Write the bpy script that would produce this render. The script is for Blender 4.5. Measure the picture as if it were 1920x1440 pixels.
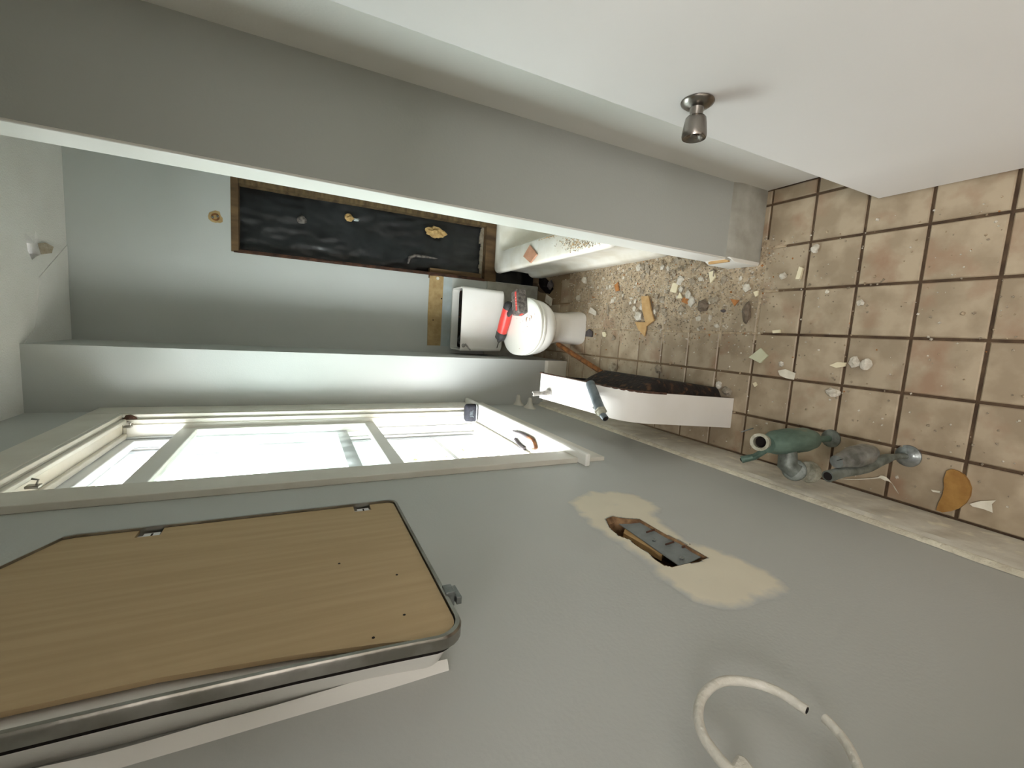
import bpy, bmesh, math, random
from mathutils import Vector, Matrix, noise
random.seed(7)
for o in list(bpy.data.objects): bpy.data.objects.remove(o)
SC = bpy.context.scene
COL = SC.collection
# ------------------------------------------------------------------ camera
# the phone lay on its side: world up points to the left of the picture
PITCH, YAW, ROLL, FPX, EYE = -0.456008, -0.128829, 0.004568, 820.891, 1.70
fw = Vector((math.sin(YAW)*math.cos(PITCH), math.cos(YAW)*math.cos(PITCH), math.sin(PITCH)))
rt = Vector((math.cos(YAW), -math.sin(YAW), 0)); up = rt.cross(fw)
r2 = rt*math.cos(ROLL)+up*math.sin(ROLL); u2 = up*math.cos(ROLL)-rt*math.sin(ROLL)
cd = bpy.data.cameras.new('camera'); cam = bpy.data.objects.new('camera', cd); COL.objects.link(cam)
cd.sensor_fit = 'HORIZONTAL'; cd.sensor_width = 36; cd.lens = FPX/1920*36; cd.clip_start = .02
m = Matrix((-u2, r2, -fw)).transposed().to_4x4(); m.translation = Vector((0, 0, EYE)); cam.matrix_world = m
SC.camera = cam
CAM = Vector((0, 0, EYE))
def on(x, y, ax, v):
    """the point of the plane <axis ax> = v that was measured at x, y in the photograph"""
    d = fw+r2*((720-y)/FPX)+u2*((960-x)/FPX)
    return CAM+d*((v-CAM[ax])/d[ax])
# ------------------------------------------------------------------ light
W = bpy.data.worlds.new('overcast_sky'); SC.world = W; W.use_nodes = True
bg = W.node_tree.nodes['Background']; bg.inputs[0].default_value = (.96, .98, 1, 1); bg.inputs[1].default_value = 18
def area(name, loc, rot, sx, sy, power, col, portal=False):
    l = bpy.data.lights.new(name, 'AREA'); l.shape = 'RECTANGLE'; l.size = sx; l.size_y = sy; l.energy = power; l.color = col
    l.cycles.is_portal = portal
    o = bpy.data.objects.new(name, l); COL.objects.link(o); o.location = loc; o.rotation_euler = rot; return o
area('window_portal', (-.70, 1.94, 1.56), (0, math.radians(-90), 0), 1.7, 1.1, 1, (1, 1, 1), True)
area('hall_fill_light', (-.1, -.95, 2.6), (0, 0, 0), .7, .7, 40, (1, .965, .94))  # unseen fill light added in the hall behind the camera
SC.view_settings.view_transform = 'Standard'; SC.view_settings.look = 'None'
SC.view_settings.exposure = 0.33; SC.view_settings.gamma = 1; SC.view_settings.use_curve_mapping = False
SC.cycles.use_denoising = True; SC.cycles.max_bounces = 12; SC.cycles.diffuse_bounces = 8; SC.cycles.caustics_reflective = False
SC.cycles.sample_clamp_indirect = 150
# ------------------------------------------------------------------ materials
def lin(r, g, b): return tuple((c/255)**2.2 for c in (r, g, b))+(1,)
def M(name, c1, c2=None, scale=4, rough=.6, bump=0, bscale=60, metal=0, rnd=0, detail=4, lo=.35, hi=.65, spec=None, c3=None, s3=9, stretch=None):
    mt = bpy.data.materials.new(name); mt.use_nodes = True; nt = mt.node_tree; N = nt.nodes; L = nt.links
    b = N['Principled BSDF']; b.inputs['Roughness'].default_value = rough; b.inputs['Metallic'].default_value = metal
    if spec is not None: b.inputs['Specular IOR Level'].default_value = spec
    c1 = lin(*c1); tc = N.new('ShaderNodeTexCoord'); vec = tc.outputs['Object']
    if stretch:
        mp = N.new('ShaderNodeMapping'); mp.inputs['Scale'].default_value = stretch; L.new(vec, mp.inputs[0]); vec = mp.outputs[0]
    col = None
    def rgb(c):
        n = N.new('ShaderNodeRGB'); n.outputs[0].default_value = c; return n.outputs[0]
    col = rgb(c1)
    def layer(col, c, sc, lo, hi, dt):
        n = N.new('ShaderNodeTexNoise'); n.inputs['Scale'].default_value = sc; n.inputs['Detail'].default_value = dt; L.new(vec, n.inputs['Vector'])
        if rnd:
            oi = N.new('ShaderNodeObjectInfo'); ad = N.new('ShaderNodeVectorMath'); ad.operation = 'ADD'
            cb = N.new('ShaderNodeMath'); cb.operation = 'MULTIPLY'; cb.inputs[1].default_value = 40
            L.new(oi.outputs['Random'], cb.inputs[0]); L.new(vec, ad.inputs[0]); L.new(cb.outputs[0], ad.inputs[1]); L.new(ad.outputs[0], n.inputs['Vector'])
        rp = N.new('ShaderNodeMapRange'); rp.inputs[1].default_value = lo; rp.inputs[2].default_value = hi; L.new(n.outputs[0], rp.inputs[0])
        mx = N.new('ShaderNodeMix'); mx.data_type = 'RGBA'; L.new(rp.outputs[0], mx.inputs[0]); L.new(col, mx.inputs[6]); mx.inputs[7].default_value = c
        return mx.outputs[2]
    if c2: col = layer(col, lin(*c2), scale, lo, hi, detail)
    if c3: col = layer(col, lin(*c3), s3, .56, .70, 6)
    if rnd:
        oi = N.new('ShaderNodeObjectInfo'); mr = N.new('ShaderNodeMapRange'); L.new(oi.outputs['Random'], mr.inputs[0])
        mr.inputs[3].default_value = 1-rnd; mr.inputs[4].default_value = 1+rnd
        hs = N.new('ShaderNodeHueSaturation'); L.new(mr.outputs[0], hs.inputs['Value']); L.new(col, hs.inputs['Color']); col = hs.outputs[0]
    L.new(col, b.inputs['Base Color'])
    if bump:
        n = N.new('ShaderNodeTexNoise'); n.inputs['Scale'].default_value = bscale; n.inputs['Detail'].default_value = 3; L.new(vec, n.inputs['Vector'])
        bp = N.new('ShaderNodeBump'); bp.inputs['Strength'].default_value = bump; bp.inputs['Distance'].default_value = .01
        L.new(n.outputs[0], bp.inputs['Height']); L.new(bp.outputs[0], b.inputs['Normal'])
    return mt
def G(name, tint, rough=.02, alpha=None):
    mt = bpy.data.materials.new(name); mt.use_nodes = True; nt = mt.node_tree; N = nt.nodes; L = nt.links
    N.remove(N['Principled BSDF']); t = N.new('ShaderNodeBsdfTransparent'); t.inputs[0].default_value = tint
    g = N.new('ShaderNodeBsdfGlossy'); g.inputs['Roughness'].default_value = rough
    mx = N.new('ShaderNodeMixShader'); fr = N.new('ShaderNodeFresnel'); fr.inputs[0].default_value = 1.45
    ge = N.new('ShaderNodeNewGeometry'); iv = N.new('ShaderNodeMath'); iv.operation = 'SUBTRACT'; iv.inputs[0].default_value = 1; L.new(ge.outputs['Backfacing'], iv.inputs[1])
    ml = N.new('ShaderNodeMath'); ml.operation = 'MULTIPLY'; L.new(fr.outputs[0], ml.inputs[0]); L.new(iv.outputs[0], ml.inputs[1])
    L.new(ml.outputs[0], mx.inputs[0]); L.new(t.outputs[0], mx.inputs[1]); L.new(g.outputs[0], mx.inputs[2])
    out = mx
    if alpha:
        d = N.new('ShaderNodeBsdfTranslucent'); d.inputs[0].default_value = (.93, .96, .95, 1); m2 = N.new('ShaderNodeMixShader')
        n = N.new('ShaderNodeTexNoise'); n.inputs['Scale'].default_value = 14; n.inputs['Detail'].default_value = 5
        mp = N.new('ShaderNodeMapping'); mp.inputs['Scale'].default_value = (1, 1, .35); tc = N.new('ShaderNodeTexCoord')
        L.new(tc.outputs['Object'], mp.inputs[0]); L.new(mp.outputs[0], n.inputs[0])
        mr = N.new('ShaderNodeMapRange'); mr.inputs[1].default_value = .4; mr.inputs[2].default_value = .7; mr.inputs[3].default_value = alpha*.5; mr.inputs[4].default_value = alpha*1.6
        L.new(n.outputs[0], mr.inputs[0]); L.new(mr.outputs[0], m2.inputs[0]); L.new(mx.outputs[0], m2.inputs[1]); L.new(d.outputs[0], m2.inputs[2]); out = m2
    L.new(out.outputs[0], N['Material Output'].inputs[0]); return mt
GREY = (185, 187, 184)
m_grey = M('grey_wall_paint', GREY, (181, 183, 179), 1.5, .55, .06, 160)
m_greyfront = M('grey_partition_paint', (171, 173, 168), (167, 169, 163), 1.5, .55, .05, 160)
m_white = M('white_gloss_paint', (232, 230, 224), (226, 223, 215), 2, .38, .04, 60)
m_wallwhite = M('white_wall_paint', (233, 231, 226), (226, 224, 218), 2, .5, .05, 140)
m_door = M('white_door_paint', (226, 223, 221), (222, 219, 216), 1.5, .4, .02, 90)
m_ceil = M('textured_ceiling_paint', (228, 226, 222), (220, 217, 212), 3, .7, .45, 130)
m_trim = M('cream_trim_paint', (218, 214, 203), (206, 200, 188), 6, .4, .08, 40)
m_basew = M('chipped_baseboard_paint', (205, 200, 187), (188, 181, 166), 14, .45, .25, 35, c3=(222, 216, 196), s3=18)
m_baseg = M('scuffed_grey_baseboard_paint', (172, 170, 160), (150, 147, 136), 14, .5, .1, 40)
m_caulk = M('rough_caulk_ridge', (226, 220, 200), (205, 197, 178), 30, .6, .6, 70)
m_grout = M('dark_brown_grout', (92, 74, 55), (66, 50, 36), 20, .85, .3, 90)
m_tile = M('worn_tan_floor_tile', (171, 155, 132), (149, 133, 111), 11, .42, .05, 45, rnd=.06, c3=(148, 122, 100), s3=7, lo=.4, hi=.6, detail=6)
m_dust = M('mortar_dust', (186, 168, 142), (160, 142, 117), 40, .95, .5, 220, c3=(120, 102, 82), s3=70)
m_porc = M('white_porcelain', (234, 231, 226), (228, 224, 217), 5, .12, 0)
m_tub = M('dusty_white_tub_enamel', (236, 232, 222), (222, 215, 200), 9, .25, .03, 50)
m_seat = M('ivory_toilet_seat_plastic', (238, 236, 226), None, rough=.25)
m_rust = M('rusty_cast_iron', (38, 27, 20), (20, 14, 10), 22, .85, .5, 60, c3=(84, 58, 38), s3=35)
m_edge = M('rusty_chipped_rim', (92, 66, 52), (58, 38, 28), 60, .8, .5, 120)
m_chrome = M('dull_chrome', (176, 172, 166), (140, 136, 128), 18, .3, .05, 90, metal=1)
m_nickel = M('brushed_nickel', (150, 144, 137), (128, 122, 115), 12, .27, 0, metal=1)
m_steel = M('dirty_steel', (156, 160, 160), (110, 114, 112), 30, .3, .1, 70, metal=.7)
m_scale = M('limescaled_metal', (196, 190, 184), (150, 146, 142), 40, .5, .3, 90, metal=.35)
m_galv = M('galvanised_grey_metal', (126, 134, 138), (96, 104, 108), 25, .5, .15, 60, metal=.4)
m_verd = M('green_patina_brass', (110, 132, 120), (74, 94, 84), 22, .55, .15, 60, metal=.3, c3=(160, 128, 92), s3=14, stretch=(1, 1, .4))
m_pipe = M('grey_corroded_pipe', (128, 134, 128), (84, 88, 80), 28, .5, .2, 60, metal=.4)
m_mesh = M('white_crusted_pipe_nut', (176, 174, 158), (140, 138, 120), 40, .7, .5, 90)
m_blackpl = M('black_plastic_sheet', (26, 26, 27), (40, 41, 43), 6, .33, .3, 9)
m_stud = M('dark_stained_stud_wood', (112, 88, 60), (74, 55, 36), 16, .8, .3, 40, stretch=(1, 1, .25))
m_stud2 = M('saw_marked_stud_wood', (112, 92, 62), (76, 58, 38), 10, .8, .3, 40, stretch=(1, 1, 3.5))
m_studr = M('dark_red_brown_wood_edge', (86, 56, 40), (52, 34, 24), 22, .8, .4, 60)
m_card = M('tan_hardboard', (182, 159, 123), (174, 151, 115), 3, .75, .05, 24, stretch=(1, 26, 1.4))
m_dark = M('dark_gap', (24, 15, 10), None, rough=.95)
m_white_plastic = M('white_moulded_plastic', (214, 210, 200), (200, 196, 184), 40, .5, .25, 120)
m_plaster = M('bare_cream_plaster', (204, 194, 168), (190, 179, 150), 18, .8, .2, 50)
m_lath = M('broken_brown_plaster', (146, 116, 84), (98, 72, 50), 40, .9, .6, 70)
m_plate = M('grey_painted_plate', (124, 130, 130), (112, 117, 117), 30, .5, .1, 70)
m_glue = M('tan_bare_wallboard', (178, 152, 108), (158, 130, 88), 22, .85, .2, 60)
m_blue = M('pale_blue_old_paint', (176, 186, 188), (166, 172, 170), 12, .6, .1, 60)
m_red = M('red_drill_plastic', (214, 62, 56), (204, 70, 62), 30, .4, 0)
m_black = M('black_rubber', (44, 42, 42), (60, 58, 58), 30, .6, .1, 90)
m_dusty = M('dusty_black_plastic', (66, 60, 57), (120, 112, 106), 60, .6, .2, 90)
m_clear = M('worn_grey_metal', (128, 122, 116), (80, 76, 72), 60, .35, .1, 90, metal=.8)
m_tan = M('ochre_tile_back', (190, 156, 108), (176, 140, 92), 30, .8, .15, 90)
m_ochre = M('ochre_yellow_fragment', (164, 124, 66), (144, 104, 52), 30, .8, .2, 90)
m_orange = M('orange_brown_scrap', (176, 118, 66), (150, 100, 58), 40, .8, .1, 90)
m_wood = M('orange_brown_wood_stick', (150, 98, 52), (96, 60, 32), 30, .6, .2, 60)
m_cream = M('cream_glazed_tile', (226, 216, 186), (216, 204, 172), 20, .35, .05, 60)
m_mint = M('pale_cream_green_tile', (204, 206, 178), (196, 196, 166), 14, .3, .03, 60)
m_terra = M('terracotta_pink_tile_back', (196, 146, 118), (186, 136, 108), 30, .8, .1, 90)
m_stone = M('grey_mortar_lump', (166, 154, 136), (138, 126, 108), 50, .95, .6, 110, rnd=.12)
m_stonew = M('pale_plaster_lump', (212, 205, 192), (190, 182, 166), 50, .95, .5, 110, rnd=.06)
m_stoned = M('dark_grey_stone', (124, 110, 96), (98, 86, 72), 50, .95, .6, 110)
m_slate = M('dark_slate_shard', (88, 82, 82), (74, 68, 68), 40, .7, .1, 90)
m_paper = M('white_paint_flake', (222, 216, 200), (206, 200, 182), 30, .8, .1, 90)
m_foam = M('tan_expanding_foam', (206, 172, 118), (176, 140, 88), 40, .9, .6, 60)
m_deck = M('brown_deck_board', (92, 76, 64), (76, 62, 52), 6, .8, .1, 40, rnd=.1)
m_siding = M('pale_mint_siding', (84, 100, 94), (74, 90, 84), 2, .7, 0, rnd=.04)
m_leaf = M('yellow_green_shrub', (120, 116, 50), (60, 74, 36), 20, .8, 0)
m_mintout = M('mint_green_plastic', (64, 92, 88), None, rough=.6)
m_vinyl = M('white_vinyl', (228, 230, 232), (220, 222, 226), 3, .35, 0)
m_pane = G('clear_window_glass', (.96, .97, .965, 1)); m_pane2 = G('dirty_pane_glass', (.92, .96, .95, 1), .05, .05)
def dusty_grout():
    mt = m_grout; nt = mt.node_tree; N = nt.nodes; L = nt.links; b = N['Principled BSDF']; src = b.inputs['Base Color'].links[0].from_socket
    g = N.new('ShaderNodeNewGeometry'); sp = N.new('ShaderNodeSeparateXYZ'); L.new(g.outputs['Position'], sp.inputs[0]); n = N.new('ShaderNodeTexNoise'); n.inputs['Scale'].default_value = 5; L.new(g.outputs['Position'], n.inputs[0])
    ad = N.new('ShaderNodeMath'); ad.operation = 'ADD'; L.new(sp.outputs['Y'], ad.inputs[0]); L.new(n.outputs[0], ad.inputs[1])
    mr = N.new('ShaderNodeMapRange'); mr.inputs[1].default_value = 1.55; mr.inputs[2].default_value = 2.3; mr.inputs[4].default_value = .8; L.new(ad.outputs[0], mr.inputs[0])
    mx = N.new('ShaderNodeMix'); mx.data_type = 'RGBA'; L.new(mr.outputs[0], mx.inputs[0]); L.new(src, mx.inputs[6]); mx.inputs[7].default_value = lin(140, 120, 94); L.new(mx.outputs[2], b.inputs['Base Color'])
dusty_grout()
# ------------------------------------------------------------------ mesh helpers
class MB:
    def __init__(s): s.v = []; s.f = []; s.mi = []; s.cur = 0
    def add(s, vs, fs):
        n = len(s.v); s.v += [Vector(v) for v in vs]; s.f += [tuple(i+n for i in f) for f in fs]; s.mi += [s.cur]*len(fs); return s
    def box(s, a, b):
        x0, y0, z0 = (min(a[i], b[i]) for i in range(3)); x1, y1, z1 = (max(a[i], b[i]) for i in range(3))
        return s.add([(x0, y0, z0), (x1, y0, z0), (x1, y1, z0), (x0, y1, z0), (x0, y0, z1), (x1, y0, z1), (x1, y1, z1), (x0, y1, z1)],
                     [(3, 2, 1, 0), (4, 5, 6, 7), (0, 1, 5, 4), (1, 2, 6, 5), (2, 3, 7, 6), (3, 0, 4, 7)])
    def loft(s, rings, cap=True, closed=True):
        n = len(rings[0]); vs = [p for r in rings for p in r]; fs = []
        for k in range(len(rings)-1):
            for i in range(n if closed else n-1):
                j = (i+1) % n; fs.append((k*n+i, k*n+j, (k+1)*n+j, (k+1)*n+i))
        if cap: fs.append(tuple(range(n))[::-1]); fs.append(tuple((len(rings)-1)*n+i for i in range(n)))
        return s.add(vs, fs)
    def prism(s, pts, off): return s.loft([[Vector(p) for p in pts], [Vector(p)+Vector(off) for p in pts]])
    def tube(s, path, r, n=14, cap=True):
        path = [Vector(p) for p in path]; rs = r if isinstance(r, (list, tuple)) else [r]*len(path); rings = []; pu = None
        for i, p in enumerate(path):
            d = (path[min(i+1, len(path)-1)]-path[max(i-1, 0)])
            if d.length < 1e-9: d = path[-1]-path[0]
            d.normalize()
            if pu is None: pu = d.orthogonal().normalized()
            u = (pu-d*pu.dot(d)).normalized(); w = d.cross(u); pu = u
            rings.append([p+(u*math.cos(a)+w*math.sin(a))*rs[i] for a in [k*2*math.pi/n for k in range(n)]])
        return s.loft(rings, cap)
    def lathe(s, base, ax, prof, n=24, cap=True):
        """prof = [(distance along ax, radius)]"""
        base = Vector(base); ax = Vector(ax).normalized(); u = ax.orthogonal().normalized(); w = ax.cross(u)
        return s.loft([[base+ax*t+(u*math.cos(a)+w*math.sin(a))*max(r, 1e-4) for a in [k*2*math.pi/n for k in range(n)]] for t, r in prof], cap)
ORG = {}
def obj(name, mb, mat, parent=None, bevel=0, smooth=35, sub=0):
    me = bpy.data.meshes.new(name)
    if parent is not None: org = ORG[parent.name]
    else:
        xs = [v.x for v in mb.v]; ys = [v.y for v in mb.v]; zs = [v.z for v in mb.v]
        org = Vector(((min(xs)+max(xs))/2, (min(ys)+max(ys))/2, min(zs)))
    me.from_pydata([v-org for v in mb.v], [], mb.f)
    mats = mat if isinstance(mat, (list, tuple)) else [mat]
    for q in mats: me.materials.append(q)
    if len(mats) > 1:
        for p, i in zip(me.polygons, mb.mi): p.material_index = i
    bm = bmesh.new(); bm.from_mesh(me); bmesh.ops.remove_doubles(bm, verts=bm.verts, dist=1e-6); bmesh.ops.recalc_face_normals(bm, faces=bm.faces)
    bm.to_mesh(me); bm.free()
    o = bpy.data.objects.new(name, me); COL.objects.link(o)
    if parent is not None: o.parent = parent; o.location = (0, 0, 0)
    else: o.location = org
    ORG[o.name] = org
    if bevel:
        b = o.modifiers.new('bevel', 'BEVEL'); b.width = bevel; b.segments = 2; b.limit_method = 'ANGLE'; b.angle_limit = .6
    if sub:
        b = o.modifiers.new('sub', 'SUBSURF'); b.levels = sub; b.render_levels = sub
    for p in me.polygons: p.use_smooth = True
    me.set_sharp_from_angle(angle=math.radians(smooth))
    return o
def tag(o, label, cat, group=None):
    o['label'] = label; o['category'] = cat
    if group: o['group'] = group
    return o
def thing(name, loc, label, cat, group=None):
    o = bpy.data.objects.new(name, None); COL.objects.link(o); o.location = loc; o.empty_display_size = .05; ORG[o.name] = Vector(loc)
    return tag(o, label, cat, group)
def struct(o): o['kind'] = 'structure'; return o
def holder(name, loc):
    o = bpy.data.objects.new(name, None); COL.objects.link(o); o.location = loc; ORG[o.name] = Vector(loc); return struct(o)
def plate(outer, holes, ax, v0, v1):
    """flat slab with holes; outlines in the two axes other than ax; v0, v1 its two faces"""
    k = [i for i in range(3) if i != ax]
    def p3(p, v):
        q = [0, 0, 0]; q[k[0]], q[k[1]] = p; q[ax] = v; return Vector(q)
    bm = bmesh.new()
    for loop in [outer]+holes:
        vs = [bm.verts.new(p3(p, v0)) for p in loop]
        for i in range(len(vs)): bm.edges.new((vs[i], vs[(i+1) % len(vs)]))
    bmesh.ops.triangle_fill(bm, use_beauty=True, use_dissolve=False, edges=bm.edges[:], normal=p3((0, 0), 1))
    bm.verts.ensure_lookup_table(); base = [v.co.copy() for v in bm.verts]; n = len(base)
    bm.verts.index_update(); tris = [tuple(v.index for v in f.verts) for f in bm.faces]; bm.free()
    mb = MB(); back = []
    for b in base: q = b.copy(); q[ax] = v1; back.append(q)
    fs = list(tris)+[tuple(i+n for i in t[::-1]) for t in tris]; s = 0
    for loop in [outer]+holes:
        c = len(loop)
        for i in range(c): a, b = s+i, s+(i+1) % c; fs.append((a, b, b+n, a+n))
        s += c
    return mb.add(base+back, fs)
def rect(a0, b0, a1, b1): return [(a0, b0), (a1, b0), (a1, b1), (a0, b1)]
def densify(p, n=3, amp=0., seed=0):
    rnd = random.Random(seed); out = []
    for i in range(len(p)):
        a = Vector(p[i]); b = Vector(p[(i+1) % len(p)])
        for k in range(n):
            q = a.lerp(b, k/n); out.append(tuple(c+rnd.uniform(-amp, amp) for c in q))
    return out
# ------------------------------------------------------------------ the room's measures
XL, XC, XR, YB, YC, ZC = -.475, -.455, .631, 3.095, 2.606, 2.767   # left wall, casing face, right wall, back wall, chase front, ceiling
XK, PX, PY0, PY1 = -.173, .343, 1.235, 1.340                          # chase side, partition end, partition faces
WY0, WY1, WZ0, WZ1 = 1.45, 2.44, .74, 2.39                             # window opening
TS, TX, TY = .17102, .40137, .85646                                      # tile pitch and phase
# ------------------------------------------------------------------ floor with single tiles
fhole = [on(x, y, 2, -.006) for x, y in [(1000, 519), (1022, 520), (1032, 529), (1038, 542), (1030, 552), (1012, 548), (1002, 538), (999, 530)]]
floor = struct(obj('floor', plate(rect(XL-.1, -1.7, 1.3, 3.3), [[(p.x, p.y) for p in fhole]], 2, -.006, -.06), m_grout))
obj('hole_bottom', MB().box((XL-.1, -1.7, -.34), (1.3, 3.3, -.30)).box((XL-.1, -1.7, -.31), (XL-.08, 3.3, -.055)).box((1.28, -1.7, -.31), (1.3, 3.3, -.055)).box((XL-.1, 3.28, -.31), (1.3, 3.3, -.055)), m_dark, floor)
random.seed(3)
def tile(x0, y0, x1, y1):
    mb = MB(); h = .0; c = .003; j = random.uniform(-.0012, .0008)
    mb.loft([[Vector((x0, y0, -.006)), Vector((x1, y0, -.006)), Vector((x1, y1, -.006)), Vector((x0, y1, -.006))],
             [Vector((x0, y0, j-c)), Vector((x1, y0, j-c)), Vector((x1, y1, j-c)), Vector((x0, y1, j-c))],
             [Vector((x0+c, y0+c, j)), Vector((x1-c, y0+c, j)), Vector((x1-c, y1-c, j)), Vector((x0+c, y1-c, j))]])
    return obj('tile', mb, m_tile, floor)
g = .0045
for i in range(-6, 2):
    for k in range(-6, 14):
        x0 = TX+i*TS+g; x1 = TX+(i+1)*TS-g; y0 = TY+k*TS+g; y1 = TY+(k+1)*TS-g
        x0 = max(x0, XC+.004); x1 = min(x1, XR-.004); y1 = min(y1, YB-.004)
        if x1-x0 < .02 or y1-y0 < .02: continue
        if i >= 0 and y0 > PY1+.45: continue
        if x1 < XK and y0 > YC: continue
        if x0 > .22 and y0 > 2.66: continue
        tile(x0, y0, x1, y1)
# ------------------------------------------------------------------ ceiling with its hole
hole = [on(x, y, 2, ZC) for x, y in [(47, 437), (58, 446), (64, 457), (66, 433), (73, 449), (76, 478), (68, 481), (60, 487), (52, 470)]]
ceiling = struct(obj('ceiling', plate(rect(XL-.1, -1.7, 1.35, 3.3), [[(p.x, p.y) for p in hole]], 2, ZC, ZC+.05), m_ceil))
obj('hole_backing', MB().box((.1, 2.6, ZC+.08), (.5, 3, ZC+.1)), m_dark, ceiling)
fl = [on(x, y, 2, ZC-.01) for x, y in [(76, 457), (86, 455), (93, 462), (91, 474), (80, 477)]]
fl = [Vector((p.x, p.y, ZC-.004-.02*k)) for p, k in zip(fl, (0, .3, 1, .9, .2))]
obj('hanging_plaster_flap', MB().prism(fl, (0, 0, .004)), m_stone, ceiling)
pt_ = [on(x, y, 2, ZC) for x, y in [(42, 648), (66, 612), (69, 574), (72, 520), (70, 496), (60, 489), (54, 420), (50, 380), (52, 340), (122, 290), (128, 460), (131, 641)]]
mbp = MB(); mbp.prism([Vector((p.x, min(p.y, YB), ZC-.0035)) for p in [pt_[i] for i in (0, 1, 2, 3, 10, 11)]], (0, 0, .0035))
obj('plaster_patch', mbp, m_ceil, ceiling)
# ------------------------------------------------------------------ walls
vent = [(p.y, p.z) for p in [on(x, y, 0, XL) for x, y in [(1136, 974), (1148, 969), (1162, 972), (1180, 974), (1200, 975), (1226, 990), (1250, 1004), (1276, 1016), (1300, 1032), (1326, 1046), (1310, 1054), (1285, 1058), (1262, 1064), (1246, 1061), (1228, 1050), (1215, 1036), (1196, 1026), (1180, 1012), (1160, 1005), (1143, 990)]]]
wl = struct(obj('wall_left', plate(rect(-.12, -.06, 3.2, ZC), [rect(WY0-.01, WZ0-.03, WY1+.01, WZ1+.01), vent], 0, XL, XL-.19), m_grey))
struct(obj('wall_back', plate(rect(XK-.02, .0, 1.3, ZC), [[(.388, .0), (.388, 2.028), (.80, 2.028), (.80, .0)][::-1]] if False else [], 1, YB, YB+.12), m_grey)) if False else None
wb = MB(); wb.box((XK-.02, YB, 0), (.376, YB+.1, .700)); wb.box((XK-.02, YB, .875), (.376, YB+.1, ZC)); wb.box((XK-.02, YB, .70), (-.125, YB+.1, .875))
wb.box((-.125, YB+.004, .70), (.376, YB+.1, .875)); wb.box((.376, YB, 2.03), (1.3, YB+.1, ZC)); wb.box((.80, YB, 0), (1.3, YB+.1, 2.03))
wall_back = struct(obj('wall_back', wb, m_grey))
struct(obj('wall_cavity', MB().box((-.2, YB+.101, -.1), (1.3, YB+.14, ZC)).box((.386, YB, -.08), (.80, YB+.1, -.06)), m_dark))
struct(obj('trim_1', MB().box((XK-.02, YB-.012, 0), (.372, YB, .43)), m_baseg))
st = MB(); N_ = 24
st.prism([Vector((x, YB+.0015, z)) for x, z in [(-.122, .768), (.369, .764), (.371, .80), (.366, .866), (.10, .870), (-.124, .864)]], (0, .0035, 0))
obj('bare_wallboard_strip', st, m_glue, wall_back)
obj('old_paint_strip', MB().box((-.125, YB+.001, .70), (.376, YB+.004, .764)), m_blue, wall_back)
for x, y, r in [(821, 522, .012), (812, 600, .004), (828, 560, .005)]:
    p = on(x, y, 1, YB); obj('plaster_blob' if r > .01 else 'screw_hole', MB().lathe(p, (0, -1, 0), [(-.002, r), (.002, r*.9), (.005, r*.4)] if r > .01 else [(0, r), (.001, r)], 10), m_paper if r > .01 else m_dark, wall_back)
struct(obj('wall_chase', MB().box((XL-.1, YC, 0), (XK, YB+.1, ZC)), m_grey))
wall_part = struct(obj('wall_partition', MB().box((PX+.006, PY0, 0), (1.3, PY1, ZC)), m_greyfront))
struct(obj('trim_2', MB().box((PX, PY0+.002, .18), (PX+.01, PY1+.002, ZC)), m_white, bevel=.003))
struct(obj('wall_right', MB().box((XR, -.12, 0), (XR+.1, PY0+.02, ZC)), m_wallwhite))
struct(obj('wall_alcove', MB().box((1.2, PY1-.02, 0), (1.3, 3.2, ZC)), m_grey))
wf = plate(rect(XL-.1, 0, XR+.1, ZC), [rect(-.34, .0001, .50, 2.06)], 1, -.13, -.03)
struct(obj('wall_front', wf, m_grey))
hl = MB(); hl.box((-1.4, -1.75, 0), (1.5, -1.65, ZC)); hl.box((-1.5, -1.75, 0), (-1.4, -.03, ZC)); hl.box((1.4, -1.75, 0), (1.5, -.03, ZC)); hl.box((-1.45, -.13, 0), (XL-.1, -.03, ZC)); hl.box((XR+.1, -.13, 0), (1.45, -.03, ZC))
struct(obj('wall_hall', hl, m_wallwhite)); struct(obj('trim_3', MB().box((-1.45, -1.7, -.06), (XL-.1, -.03, 0)).box((1.3, -1.7, -.06), (1.45, -.03, 0)), m_grout))
struct(obj('trim_4', MB().box((-1.5, -1.75, ZC), (XL-.1, -.03, ZC+.05)).box((1.35, -1.75, ZC), (1.5, -.03, ZC+.05)), m_ceil))
# baseboards
bb = MB(); prof = [(XC, 0), (XC, .206), (XC-.006, .216), (XL, .234), (XL, 0)]
ys = [-.02]+[k*.04 for k in range(1, 65)]
random.seed(5)
rings = []
for y in ys:
    if y > YC-.001: y = YC-.001
    j = [random.uniform(-.0012, .0012) for _ in prof]
    rings.append([Vector((px+(jj if 0 < q < 4 else 0), y, pz+(jj*1.5 if 0 < q < 4 else 0))) for q, ((px, pz), jj) in enumerate(zip(prof, j))])
struct(obj('baseboard_left', MB().loft(rings), m_basew))
rc = MB(); rg = []
for y in ys[:-1]:
    w = .012+.005*noise.noise(Vector((y*9, 0, 0))); t = .0035+.002*noise.noise(Vector((y*21, 5, 0)))
    rg.append([Vector((XL+.001, y, .226)), Vector((XL+.012, y, .2225)), Vector((XL+.010+t, y, .228+t)), Vector((XL+.001, y, .229+w))])
struct(obj('trim_5', rc.loft(rg), m_caulk, smooth=80))
pb = MB(); pb.prism([Vector((PX-.004, y, z)) for y, z in [(PY0-.014, 0), (PY0-.014, .155), (PY0-.010, .163), (PY0, .186), (PY0, 0)]], (XR-PX+.004, 0, 0))
struct(obj('baseboard_partition', pb, m_baseg))
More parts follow.
